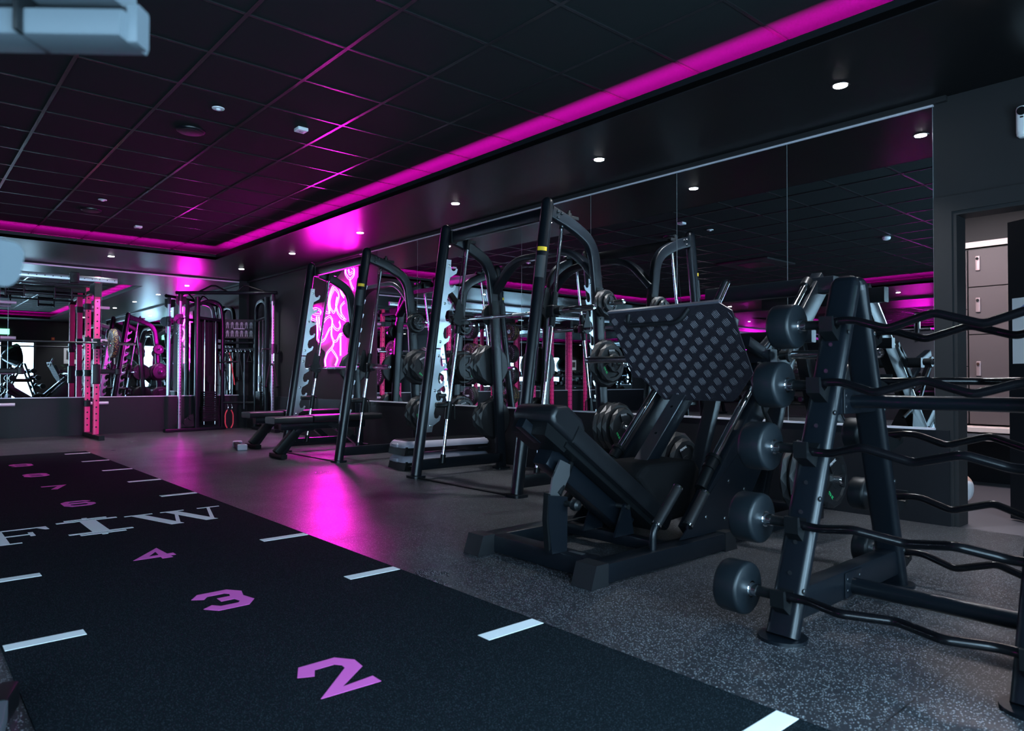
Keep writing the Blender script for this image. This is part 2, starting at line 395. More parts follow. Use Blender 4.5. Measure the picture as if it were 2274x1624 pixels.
# mirrors, one panel at a time
def mirror(name, lo, hi, ax, label, grp=None):
    t = thing(name, label, 'mirror', ((lo[0]+hi[0])/2, (lo[1]+hi[1])/2, lo[2]), group=grp)
    c = Vector([(a+d)/2 for a, d in zip(lo, hi)]); s = Vector([d-a for a, d in zip(lo, hi)])
    b = MB(); b.box(c-t.location, s); b.build('glass_panel', 'mirror', t, angle=0)
    k = 1 if ax == 'x' else 0; w = .0022
    for sg in (-1, 1):
        e = MB(); cc = c.copy(); cc[k] += sg*(s[k]/2+w/2); ss = s.copy(); ss[k] = w; e.box(cc-t.location, ss)
        e.build('bevelled_edge', 'edge', t, angle=0)
    return t
wd = ['beside the doorway', 'second from the doorway, behind the leg press', 'third from the doorway, right of the near smith machine',
      'fourth from the doorway, behind the near smith machine', 'fifth from the doorway, behind the far post of near smith machine',
      'sixth from the doorway, between the two smith machines', 'seventh from the doorway, behind the far smith machine',
      ]
ys = [DY1+.10]+[1.614+.989*k for k in range(1, 7)]+[8.53, 9.02]
ys = [1.614+.989*k for k in range(0, 7)]+[8.53]
ys[0] = 1.614
for k in range(7):
    y0, y1 = ys[k]+.003, ys[k+1]-.003
    if k == 6: y1 = 8.53
    mirror('wall_mirror', (XR-.010, y0, .615), (XR-.001, y1, 2.690), 'x', 'right wall mirror panel, '+wd[k], 'wall mirror panels on the right')
far = [(-6.2, -4.95), (-4.95, -3.69), (-3.69, -2.43), (-2.43, -1.17), (-1.17, .095), (.095, 1.357), (1.357, 2.614), (2.614, 4.86)]
fl_ = ['far wall mirror panel outside the left edge of view, leftmost', 'far wall mirror panel well left of the pink rig', 'far wall mirror panel behind the pink rig, reflected only, third from left',
       'far wall mirror panel behind the pink rig, fourth from left', 'far wall mirror panel behind the pink rig, fifth from left',
       'far wall mirror panel at the left edge of the photo', 'far wall mirror panel just left of the pink upright and showing the white windows', 'far wall mirror panel between the pink rig and the cable trainer']
for (a, c), lb in zip(far, fl_):
    mirror('wall_mirror', (a+.003, YF-.010, .615), (c-.003, YF-.001, 2.690), 'y', lb, 'wall mirror panels on the far wall')
for k in range(5):
    mirror('wall_mirror', (XL+.001, 3.2+k*1.9, .615), (XL+.010, 3.2+k*1.9+1.89, 2.69), 'x', 'mirror panel on the opposite left wall, seen in reflection, number %s from the windows' % ['one', 'two', 'three', 'four', 'five'][k], 'mirror panels on the left wall')

# doorway: lining, architrave, corridor with lockers
b = MB()
b.box((XR-.008, DY1+.05, DZ/2+.05), (.018, .10, DZ+.10)); b.box((XR-.008, DY0-.05, DZ/2+.05), (.018, .10, DZ+.10)); b.box((XR-.008, (DY0+DY1)/2, DZ+.05), (.018, DY1-DY0, .10))
b.box((XR+.08, DY1-.012, DZ/2), (.17, .024, DZ)); b.box((XR+.08, DY0+.012, DZ/2), (.17, .024, DZ)); b.box((XR+.08, (DY0+DY1)/2, DZ-.012), (.17, DY1-DY0-.048, .024))
struct(b.build('trim_11', 'wall', angle=0))
quad_box('floor_hall', 'hallfloor', (XR, -1.5, -.12), (8.8, 5.2, -.002)).name = 'floor.001'
quad_box('ceiling_hall', 'wall', (XR+.16, -1.5, 2.50), (8.8, 5.2, 2.6)).name = 'ceiling.001'
quad_box('wall_hall_end', 'wall', (7.75, -1.5, 0), (7.9, 5.2, 2.6)).name = 'wall_corridor_back'
quad_box('w', 'wall', (XR+.16, 5.1, 0), (7.9, 5.2, 2.6)).name = 'wall_corridor_left'
quad_box('w', 'wall', (XR+.16, -1.5, 0), (7.9, -1.4, 2.6)).name = 'wall_corridor_right'
l = bpy.data.lights.new('corridor_fill_light', 'AREA'); l.shape = 'RECTANGLE'; l.size = .5; l.size_y = 1.0; l.energy = 38; l.color = (1, .87, .92)  # unseen light without a fixture, added to brighten the corridor
o = bpy.data.objects.new('corridor_fill_light', l); COL.objects.link(o); o.location = (6.2, 2.0, 2.44)
# door leaf standing open
t = thing('open_door', 'dark door leaf standing open at the right edge with a paper notice', 'door', (5.19, .64, 0)); t['kind'] = 'structure'; t.name = 'door_1'
dv = Vector((.36, .66, 0)).normalized(); nv = Vector((-dv.y, dv.x, 0))
b = MB(); L_ = .80
b.prism([Vector((0, 0, .01)), dv*L_+Vector((0, 0, .01)), dv*L_+Vector((0, 0, 1.97)), Vector((0, 0, 1.97))], -nv*.044); b.build('leaf', 'dado', t, angle=0)
b = MB(); b.prism([dv*a+nv*.0015+Vector((0, 0, z)) for a, z in ((.50, 1.03), (.77, 1.03), (.77, 1.46), (.50, 1.46))], nv*.001); p = b.build('notice', 'paper', t, angle=0)
b = MB(); b.prism([dv*a+nv*.003+Vector((0, 0, z)) for a, z in ((.60, 1.37), (.72, 1.37), (.72, 1.39), (.66, 1.43), (.60, 1.39))], nv*.0006); b.build('printed_badge', mat('blue_ink', (.25, .28, .55), .6), p, angle=0)
# lockers
LX = 7.2
lock0 = None
for cidx in range(5):
    y1 = 2.03-.40*0+.42*(cidx-1)+.0; y0 = y1-.415
    t = thing('locker_column', ['locker column with pink locks, right in the doorway', 'tall dark locker column just inside the left of the doorway',
        'locker column hidden beyond the left door jamb, nearest', 'locker column hidden beyond the left door jamb, middle', 'locker column hidden beyond the left door jamb, farthest'][cidx], 'locker', (LX, (y0+y1)/2, .53), group='dark lockers in the changing corridor')
    b = MB(); b.box((.25, 0, .775), (.5, .415, 1.55)); b.build('body', 'dado', t, angle=0)
    zs = [(0, .51), (.51, 1.015), (1.015, 1.545)] if cidx != 0 else [(0, .42), (.42, .98), (.98, 1.545)]
    if cidx == 0: zs = [(0, .79), (.79, 1.545)]
    if cidx == 1: zs = [(0, .79), (.79, 1.21), (1.21, 1.545)]
    for z0, z1 in zs:
        b = MB(); b.box((-.008, 0, (z0+z1)/2), (.016, .409, z1-z0-.007), .002); d = b.build('door', 'locker', t, angle=0)
        b = MB(); yy = .13 if cidx % 2 else .13; zz = z0+(z1-z0)*.62
        b.box((-.024, yy, zz), (.014, .036, .13), .005); h = b.build('lock', 'brass', d)
        b = MB(); b.cyl((-.031, yy, zz+.04), (-.040, yy, zz+.04), .012); b.build('dial', 'chrome', h)
b = MB(); b.box((LX-.008, 2.0, 2.115), (.03, 2.6, .05)); tag(b.build('locker_cornice', 'cream', angle=0), 'pale pink cornice strip running along the locker tops', 'strip')  # plain cream strip with no glow of its own
b = MB(); b.box((LX+.24, 2.0, 2.32), (.5, 2.6, .36)); struct(b.build('trim_12', 'wall', angle=0))
t = thing('locker_bench', 'low pale bench running beneath the lockers', 'bench', (LX-.05, 2.0, 0))
b = MB(); b.box((.05, 0, .495), (.42, 2.6, .045), .004); b.build('bench_top', 'cream', t)
b = MB(); b.box((.06, 0, .43), (.40, 2.6, .06)); b.build('bench_fascia', 'benchwood', t)
b = MB(); b.box((.35, 0, .2), (.18, 2.6, .40)); b.build('plinth', 'dado', t)

# ================================================================== DOWNLIGHTS
def downlight(x, y, label, grp, on=True, e=110):
    t = thing('downlight', label, 'downlight', (x, y, ZS), group=grp)
    b = MB(); b.lathe([(.041, -.002), (.054, -.004), (.056, 0), (.038, .002)], (0, 0, 0), (0, 0, 1), 24); b.build('bezel', 'black', t)
    b = MB(); b.lathe([(.040, -.0055), (.040, -.001)], (0, 0, 0), (0, 0, 1), 24); b.build('lens', 'lamp', t, angle=0)
    l = bpy.data.lights.new('downlight_beam', 'SPOT'); l.energy = e; l.spot_size = math.radians(105); l.spot_blend = .8; l.shadow_soft_size = .035
    l.color = (.92, .94, 1.0); o = bpy.data.objects.new('downlight_beam', l); COL.objects.link(o); o.location = (x, y, ZS-.012); o.parent = None
    return t
dls = ['nearest the doorway and brightest in the photo', 'second from the doorway, above the leg press', 'third from the doorway, above the near smith machine',
       'fourth from the doorway, inside the magenta glow', 'fifth from the doorway, past the magenta glow', 'last one, far right corner by the cable trainer']
for k, s_ in enumerate(dls): downlight(4.37, 1.91+1.97*k, 'white ceiling downlight over the right aisle, '+s_, 'downlights over the right aisle')
downlight(4.37, -.06, 'lit white downlight behind the camera, over the barbell rack end', 'downlights over the right aisle')
downlight(2.46, 11.82, 'lit white downlight above the far mirror, nearest the corner', 'downlights along the far wall')
for k in (-1, 0, 1): downlight(2.46-1.97*(2-k)+.0, 11.82, 'lit white downlight above the far mirror, outside the left edge of view, %s' % {1: 'nearest', 0: 'middle', -1: 'farthest'}[k], 'downlights along the far wall')
for k in range(5): downlight(-5.72, 1.8+1.97*k, 'lit white downlight over the opposite left aisle, %s from the windows' % ['first', 'second', 'third', 'fourth', 'fifth'][k], 'downlights over the left aisle')

# ================================================================== CEILING DEVICES
def emerg(x, y, label):
    t = thing('emergency_light', label, 'emergency light', (x, y, ZC), group='round emergency lights in the ceiling')
    b = MB(); b.lathe([(.045, -.004), (.043, -.010), (.018, -.012), (.016, -.02), (.004, -.024)], (0, 0, 0), (0, 0, 1), 20); b.build('housing', 'white', t)
    b = MB(); b.lathe([(.004, -.013), (.004, -.010)], (.03, 0, 0), (0, 0, 1), 8); b.build('indicator', 'green', t)
emerg(1.81, 5.36, 'small round white emergency light in ceiling, nearer one with green indicator'); emerg(1.78, 9.0, 'small round white emergency light in ceiling, farther one')
def speaker(x, y, label):
    t = thing('ceiling_speaker', label, 'speaker', (x, y, ZC), group='round black ceiling speakers')
    b = MB(); b.lathe([(.11, 0), (.108, -.010), (.095, -.016)], (0, 0, 0), (0, 0, 1), 32); b.build('ring', 'frame', t)
    b = MB(); b.lathe([(.094, -.012), (.094, -.019), (.05, -.024), (.01, -.025)], (0, 0, 0), (0, 0, 1), 32); b.build('grille', 'rubber', t)
speaker(1.81, 6.0, 'round black ceiling speaker, the nearer and larger looking one'); speaker(1.79, 9.65, 'round black ceiling speaker, the farther one')
def sensor(x, y, label):
    t = thing('motion_sensor', label, 'sensor', (x, y, ZC), rz=.0, group='small square white ceiling sensors')
    b = MB(); b.box((0, 0, -.014), (.085, .085, .028), .004); b.build('housing', 'white', t)
    b = MB(); b.box((0, 0, -.030), (.03, .03, .004), .001); b.build('lens', 'grey', t)
sensor(2.46, 5.36, 'small square white motion sensor on ceiling, nearer one'); sensor(2.45, 10.27, 'small square white motion sensor on ceiling, farther one')
t = thing('air_conditioner_cassette', 'square black ceiling air conditioner cassette, seen in the right mirror', 'air conditioner', (-1.2, 6.4, ZC))
b = MB(); b.box((0, 0, -.015), (.95, .95, .03), .006); b.build('fascia', 'grey', t).data.materials[0] = M['wall']
b = MB(); b.box((0, 0, -.034), (.5, .5, .01), .003); b.build('grille', 'tbar', t)
t = thing('smoke_detector', 'white dome smoke detector on ceiling, reflected in the right mirror', 'smoke detector', (-.49, 3.99, ZC))
b = MB(); b.lathe([(.055, 0), (.055, -.02), (.045, -.035), (.02, -.045)], (0, 0, 0), (0, 0, 1), 24); b.build('dome', 'white', t)

# wall dispenser beside the camera-right door head
t = thing('air_freshener', 'white rounded air freshener high on the wall above the doorway', 'air freshener', (XR-.03, 1.125, 2.36))
b = MB(); b.sweep([(0, 0, 0.03), (0, 0, .17)], rrect(.07, .06, .028, 5), (1, 0, 0)); b.build('casing', 'white', t)
b = MB(); b.lathe([(.035, 0), (.033, -.02), (.02, -.033)], (0, 0, .033), (0, 0, 1), 20); b.lathe([(.035, 0), (.032, .012), (.02, .018)], (0, 0, .168), (0, 0, 1), 20); b.build('end_cap', 'white', t)
b = MB(); b.cyl((-.028, 0, .15), (-.040, 0, .15), .024); b.build('vent', 'black', t)
b = MB(); b.box((-.032, 0, .115), (.006, .018, .008), .002); b.build('window', 'black', t)
# exit sign and call point on back wall (seen in the far mirror)
t = thing('exit_sign', 'lit green exit sign above the windows, seen in the far mirror', 'exit sign', (2.62, YB+.02, 2.36))
b = MB(); b.box((0, 0, 0), (.40, .03, .17), .004); b.build('panel', 'exit', t)
t = thing('fire_call_point', 'small red fire call point box on the back wall', 'call point', (3.98, YB+.02, 2.18))
b = MB(); b.box((0, 0, 0), (.09, .04, .09), .005); b.build('box', 'red', t)
b = MB(); b.box((0, .021, 0), (.03, .004, .04), .001); b.build('pane', 'yellow', t)

# ================================================================== TURF RUNWAY
TX0, TX1, TY0, TY1, TH = .30, 1.865, -.55, 10.2, .008
t = thing('turf_runway', 'black turf sprint strip with white marks and purple numbers', 'turf', ((TX0+TX1)/2, 5, 0)); turf = t
b = MB(); b.box(((TX0+TX1)/2, (TY0+TY1)/2, TH/2), (TX1-TX0, TY1-TY0, TH)); b.build('pile', 'turf', t, angle=0, loc=t.location)
def ribbon(pts, w, z=TH, th=.0015):
    """thick flat stroke with mitred joints -> polygons"""
    n = len(pts); b = []; pts = [Vector((p[0], p[1], 0)) for p in pts]
    L_, R_ = [], []
    for i, p in enumerate(pts):
        d0 = (pts[i]-pts[i-1]).normalized() if i > 0 else None; d1 = (pts[i+1]-pts[i]).normalized() if i < n-1 else None
        d = d0 if d1 is None else (d1 if d0 is None else (d0+d1).normalized())
        nn = Vector((-d.y, d.x, 0)); s_ = 1.0
        if d0 is not None and d1 is not None: s_ = min(1/max(nn.dot(Vector((-d0.y, d0.x, 0))), .45), 1.8)
        L_.append(p+nn*w/2*s_+Vector((0, 0, z))); R_.append(p-nn*w/2*s_+Vector((0, 0, z)))
    return L_, R_
def stroke(mb, pts, w, z=TH, th=.0008):
    L_, R_ = ribbon(pts, w, z); k = len(mb.f)
    for i in range(len(L_)-1): mb.prism([L_[i], R_[i], R_[i+1], L_[i+1]], (0, 0, th+.00001*(len(mb.f)-0)))
ORG = Vector(t.location)
DG = {1: [[(.3, .8), (.5, 1), (.5, 0)]], 2: [[(.02, .72), (.2, .98), (.8, .98), (.98, .8), (.95, .6), (.08, .04), (1.02, .04)]],
      3: [[(.0, .78), (.2, .98), (.8, .98), (.98, .8), (.88, .52), (.42, .52)], [(.88, .52), (.98, .2), (.8, .02), (.2, .02), (0, .22)]],
      4: [[(.70, .0), (.70, .98), (.02, .30), (1.02, .30)]],
      6: [[(.98, .82), (.8, .98), (.2, .98), (.02, .8), (.02, .2), (.2, .02), (.8, .02), (.98, .2), (.98, .4), (.82, .54), (.1, .54)]],
      7: [[(0, .96), (.95, .96), (.4, 0)]],
      8: [[(.2, .54), (.02, .7), (.05, .85), (.2, .98), (.8, .98), (.95, .85), (.98, .7), (.8, .54), (.2, .54), (.02, .36), (.02, .18), (.2, .02), (.8, .02), (.98, .18), (.98, .36), (.8, .54)]]}
DG[9] = [[(1-a, 1-c) for a, c in DG[6][0]]]
for n in (1, 2, 3, 4, 6, 7, 8, 9):
    b = MB(); x0, y0 = .972, (n-.995)*.994+.905
    for s_ in DG[n]: stroke(b, [(x0+a*.160, y0+c*.222) for a, c in s_], .051 if n < 6 else .046)
    o = b.build('number_marking', 'pinkmark', t, angle=0, loc=ORG); o['label'] = 'purple number %d printed on the turf' % n
for k in range(0, 10):
    if k == 4: continue
    y = .9876+.9942*k-.02
    for x0, x1 in ((1.595, TX1-.005), (TX0+.005, .545)):
        b = MB(); b.box(((x0+x1)/2, y, TH+.0008), (x1-x0, .064, .0016)); b.build('distance_mark', 'whitemark', t, angle=0, loc=ORG)
# printed letters across the turf
b = MB(); Z = TH; th = (0, 0, .0015)
def pg(pts): b.prism([Vector((x, y, Z)) for x, y in pts], (0, 0, .0008+.00001*len(b.f)))
pg([(.43, 4.782), (.515, 4.782), (.515, 5.18), (.43, 5.18)]); pg([(.38, 4.76), (.57, 4.76), (.57, 4.782), (.38, 4.782)])
pg([(.38, 5.205), (.74, 5.205), (.745, 5.10), (.725, 5.10), (.69, 5.18), (.38, 5.18)]); pg([(.515, 4.985), (.64, 4.985), (.64, 5.01), (.515, 5.01)]); pg([(.63, 4.94), (.655, 4.94), (.655, 5.06), (.63, 5.06)])
b.build('letter_marking', 'whitemark', t, angle=0, loc=ORG)['label'] = 'white printed letter F'
b = MB()
pg([(.925, 4.835), (1.015, 4.835), (1.015, 5.225), (.925, 5.225)])
pg([(.80, 4.80), (1.14, 4.80), (1.14, 4.835), (.80, 4.835)]); pg([(.85, 4.75), (1.09, 4.75), (1.09, 4.78), (.85, 4.78)])
pg([(.80, 5.225), (1.14, 5.225), (1.14, 5.26), (.80, 5.26)]); pg([(.85, 5.28), (1.09, 5.28), (1.09, 5.31), (.85, 5.31)]); pg([(.955, 4.72), (.985, 4.72), (.985, 4.75), (.955, 4.75)]); pg([(.955, 5.31), (.985, 5.31), (.985, 5.34), (.955, 5.34)])
b.build('letter_marking', 'whitemark', t, angle=0, loc=ORG)['label'] = 'white printed letter I drawn as a barbell'
b = MB()
def para(xa, xb, w): pg([(xa, 5.22), (xa+w, 5.22), (xb+w, 4.76), (xb, 4.76)])
para(1.215, 1.345, .075); pg([(1.40, 4.76), (1.375, 4.76), (1.485, 5.20), (1.505, 5.20)]); para(1.425, 1.555, .075); pg([(1.61, 4.76), (1.585, 4.76), (1.70, 5.20), (1.72, 5.20)])
for x0, x1 in ((1.18, 1.35), (1.40, 1.55), (1.64, 1.79)): pg([(x0, 5.205), (x1, 5.205), (x1, 5.225), (x0, 5.225)])
b.build('letter_marking', 'whitemark', t, angle=0, loc=ORG)['label'] = 'white printed letter W with serifs'

# ================================================================== WEIGHT PLATES
def plate_mesh(r, t, n=12, words=True, kg='20 KG'):
    """faceted rubber plate, axis +Y local, thickness t, face at y=-t looking to -Y"""
    b = MB(); o = Vector((0, 0, 0)); ax = Vector((0, -1, 0)); ph = PI/n
    def ring(rr, tt, p): return [Vector((rr*math.cos(2*PI*q/n+p), -tt, rr*math.sin(2*PI*q/n+p))) for q in range(n)]
    rings = [ring(.035, 0, 0), ring(r*.90, 0, 0), ring(r, t*.45, ph), ring(r*.90, t*.96, 0), ring(r*.74, t, ph), ring(r*.70, t*.72, ph), ring(r*.34, t*.72, ph), ring(r*.30, t*1.02, ph), ring(.028, t*1.02, ph), ring(.026, t*.8, ph), ring(.004, t*.8, ph)]
    vs = [v for rg in rings for v in rg]; fs = []
    for i in range(len(rings)-1):
        same = i in (4, 5, 6, 7, 8, 9)
        for q in range(n):
            a, c = i*n+q, i*n+(q+1) % n; d, e = (i+1)*n+q, (i+1)*n+(q+1) % n
            if same: fs.append((a, c, e, d))
            elif i in (1, 3): fs += [(a, c, d), (c, e, d)]
            else: fs += [(a, c, e), (a, e, d)]
    fs.append(tuple(range(n))); fs.append(tuple((len(rings)-1)*n+q for q in range(n)))
    b.add(vs, fs)
    for k in range(3):
        a = math.radians(90+120*k); d = Vector((math.cos(a), 0, math.sin(a))); s = Vector((-d.z, 0, d.x))
        p = [d*r*.28+s*r*.16, d*r*.28-s*r*.16, d*r*.73-s*r*.25, d*r*.73+s*r*.25]
        b.prism([q+Vector((0, -t*.70, 0)) for q in p], (0, -t*.28, 0))
    return b
PL = {}
def plate_proto(key, r, t, words):
    b = plate_mesh(r, t); o = b.build('weight_plate', 'rubber', angle=12)
    c = MB(); c.lathe([(.034, -t*1.035), (.0275, -t*1.05), (.0275, -t*.8)], (0, 0, 0), (0, 1, 0), 20)
    c.build('sleeve_ring', 'darksteel', o)
    if words:
        for k, (bd, mt, sz) in enumerate((('PRIMAL', 'letter', .028*r/.2), ('20 KG', 'green', .030*r/.2))):
            a = math.radians(90 if k == 0 else 210); d = Vector((math.cos(a), 0, math.sin(a)))
            m = frame_m(d*r*.62+Vector((0, -t*.985, 0)), Vector((d.z, 0, -d.x)), d)
            text('lettering', bd, sz, m, mt, o)
    PL[key] = o; return o
plate_proto('big', .215, .048, True); plate_proto('mid', .175, .042, True); plate_proto('small', .120, .034, False); plate_proto('tiny', .085, .03, False)
ORD = ['outermost', 'second in', 'third in', 'fourth in', 'fifth in', 'sixth in']
SZ = {'big': 'large', 'mid': 'medium', 'small': 'small', 'tiny': 'tiny'}
TH_ = {'big': .048, 'mid': .042, 'small': .034, 'tiny': .03}
def stack(x, z, yin, sgn, keys, where, group, vis=True):
    """plates on a horn along Y, from the inner face outward; sgn -1 outward = -y. outermost last in keys"""
    y = yin; n = len(keys)
    for i, k in enumerate(keys):
        t = TH_[k]; c = copy_tree(PL[k]); dy = (y if sgn < 0 else y)
        c.location = (x+random.uniform(-.003, .003), y, z+.0-(.0))
        c.rotation_euler = (0, random.uniform(-.6, .6) if k != 'big' else random.uniform(-.35, .35), 0 if sgn < 0 else PI)
        y += sgn*(t+.005)
        idx = n-1-i
        tag(c, '%s black weight plate, %s on %s' % (SZ[k], ORD[idx] if n > 1 else 'alone', where), 'weight plate', group)

# ================================================================== SMITH MACHINES
SW = 1.41
def lean(z): return .33*z/2.40
def smith(loc):
    T = thing('smith_machine', 'black smith machine nearest the leg press, with chrome guide rods and silver hook plates', 'smith machine', loc, group='leaning black smith machines')
    for yy, sg in ((0, -1), (SW, 1)):
        b = MB(); a, c = Vector((0, yy, .02)), Vector((.335, yy, 2.36)); d = (c-a).normalized()
        b.rtube([a, c, c+d*.025, c+d*.045, c+d*.055], [.050, .050, .046, .032, .012], 24)
        p = b.build('front_post', 'frame', T)
        b = MB(); b.sweep([(0, yy, 0), (0, yy, .022)], rrect(.17, .15, .05, 5), (1, 0, 0)); b.build('foot_plate', 'frame', T)
        z = 1.98; x = lean(z)
        if sg < 0: e = MB(); e.sweep([(x-.0, yy, z-.02), (x+.003, yy, z+.012)], [(.0508*math.cos(q), .0508*math.sin(q)) for q in [PI*(.9+.1*k) for k in range(7)]]+[(.049*math.cos(q), .049*math.sin(q)) for q in [PI*(1.5-.1*k) for k in range(7)]], caps=False); e.build('warning_sticker', 'yellow', p)
        if sg < 0: e = MB(); e.sweep([(lean(1.74), yy, 1.74), (lean(1.92), yy, 1.92)], [(.0506*math.cos(q), .0506*math.sin(q)) for q in [PI*(.9+.1*k) for k in range(7)]]+[(.049*math.cos(q), .049*math.sin(q)) for q in [PI*(1.5-.1*k) for k in range(7)]], caps=False); e.build('instruction_sticker', 'labelgrey', p)
        # top arm curving back and down into the rear upright
        b = MB(); path = fillet([(.36, yy, 2.315), (.56, yy, 2.235), (.90, yy, 2.12), (.935, yy, 1.78)], .30, 10)
        path = fillet([(.37, yy, 2.30), (.60, yy, 2.235), (.885, yy, 2.10), (.95, yy, 1.62)], .26, 10)
        b.sweep(path, rrect(.058, .105, .014, 3), (0, 1, 0) if False else (1, 0, .2)); 
        b = MB(); b.sweep(path, rrect(.105, .058, .012, 3), (0, 1, 0)); arm = b.build('top_arm', 'frame', T)
        e = MB()
        for q in ((.43, 2.31), (.43, 2.26), (.475, 2.30)): bolt(e, (q[0], yy+sg*.030, q[1]), (0, sg, 0), .013, .01)
        detail(arm, e, 'darksteel')
        e = MB(); e.cyl((.58, yy, 2.27), (.585, yy, 2.32), .026); e.cyl((.585, yy, 2.31), (.59, yy, 2.345), .012); e.box((.64, yy, 2.285), (.09, .05, .03), .004); e.build('pulley_cap', 'black', arm)
        b = MB(); b.beam((.948, yy, 1.64), (1.045, yy, .02), .058, .105, .012, (1, 0, 0)); ru = b.build('rear_upright', 'frame', T)
        e = MB(); e.beam((.943, yy, 1.72), (.953, yy, 1.56), .064, .111, .012, (1, 0, 0)); e.build('splice_sleeve', 'black', ru)
        e = MB()
        for z in (1.45, 1.2, .9, .6): bolt(e, (1.045-(z/1.64)*.097, yy+sg*.029, z), (0, sg, 0), .010, .004)
        detail(ru, e, 'darksteel')
        b = MB(); b.sweep([(1.045, yy, 0), (1.045, yy, .018)], rrect(.13, .15, .02, 3), (1, 0, 0)); b.build('foot_plate', 'frame', T)
        b = MB(); b.beam((.045, yy, .115), (1.04, yy, .115), .058, .10, .010); b.build('base_rail', 'frame', T)
        # chrome guide rod with end sockets
        yr = yy-sg*.055
        b = MB(); b.cyl((.265, yr, .15), (.565, yr, 2.27), .0155, 16); rd = b.build('guide_rod', 'chrome', T)
        b = MB(); b.cyl((.262, yr, .12), (.272, yr, .20), .026, 16); b.box((.262, yr+sg*.03, .13), (.05, .07, .05), .006); b.build('rod_socket', 'black', rd)
        b = MB(); b.cyl((.553, yr, 2.19), (.566, yr, 2.29), .022, 16); b.build('rod_socket', 'black', rd)
        b = MB(); zc = .62; xc = .265+.3*(zc-.15)/2.12; b.cyl((xc-.012, yr, zc-.085), (xc+.012, yr, zc+.085), .030, 16); b.box((xc-.085, yr-sg*.0, zc+.055), (.15, .05, .05), .012); b.tube(fillet([(xc+.02, yr, zc+.07), (xc+.07, yr, zc+.06), (xc+.075, yr, zc-.09)], .03), .008, 8)
        b.build('safety_stop', 'black', T)
        # laser cut hook plates, two lengths
        yh = yy-sg*.058
        for zz0, zz1, hooks in ((.42, 1.20, (.53, .695, .86, 1.025)), (1.215, 2.07, (1.29, 1.455, 1.62, 1.785, 1.95))):
            pts = [(lean(zz0)+.020, zz0)]
            pts.append((lean(zz0)+.080, zz0))
            for z in hooks:
                x = lean(z)+.082
                pts += [(x-.004, z-.050), (x+.024, z-.034), (x+.070, z-.006), (x+.086, z+.038), (x+.070, z+.045), (x+.055, z+.020), (x+.028, z+.014), (x+.012, z+.026), (x+.004, z+.065)]
            pts = [p_ for p_ in pts if p_[1] < zz1]
            pts += [(lean(zz1)+.075, zz1), (lean(zz1)+.020, zz1)]
            xo = 0 if sg > 0 else -.055
            b = MB(); b.prism([Vector((x+xo, yh, z)) for x, z in pts], (0, sg*.006, 0)); hp = b.build('hook_plate', 'steel', T, angle=20)
            e = MB()
            for z in (zz0+.06, (zz0+zz1)/2, zz1-.06):
                bolt(e, (lean(z)+.055, yh+(0 if sg > 0 else 0)-sg*.001, z), (0, -sg, 0), .014, .006); bolt(e, (lean(z)+.055, yh+sg*.007, z), (0, sg, 0), .014, .006)
            detail(hp, e, 'chrome')
        # storage horns on the rear upright, pointing outward
        for z in (1.58, 1.06, .51):
            x = 1.045-(z/1.64)*.097
            b = MB(); L_ = .27 if z > 1.5 else .25; y0 = yy+sg*.03
            b.cyl((x, y0, z), (x, y0+sg*(L_-.012), z), .0235, 18); b.lathe([(.0235, 0), (.019, .010), (.010, .012)], (x, y0+sg*(L_-.012), z), (0, sg, 0), 18)
            h = b.build('weight_horn', 'chrome', T); e = MB(); e.cyl((x, y0, z), (x, y0+sg*.018, z), .040, 18); e.build('rubber_stop', 'black', h)
        # cable beside the rod
        b = MB(); b.tube([(.545, yy-sg*.02, 2.24), (.34, yy-sg*.02, .9)], .003, 6); b.build('counterweight_cable', 'black', T)
    b = MB(); b.beam((.385, .03, 2.295), (.385, SW-.03, 2.295), .058, .10, .010); cb = b.build('top_crossbeam', 'frame', T)
    for q in (SW-.05, .05): e = MB(); e.box((.385, q, 2.295), (.075, .05, .12), .006); e.build('joint_bracket', 'black', cb)
    b = MB(); b.sweep(fillet([(.955, .0, 1.80), (.95, .30, 2.10), (.95, SW-.30, 2.10), (.955, SW, 1.80)], .26, 10), rrect(.058, .10, .012, 3), (1, 0, 0)); b.build('rear_arch', 'frame', T)
    b = MB(); b.box((-.02, SW/2, .006), (.035, SW-.1, .010), .002); b.build('floor_strip', 'black', T)
    return T
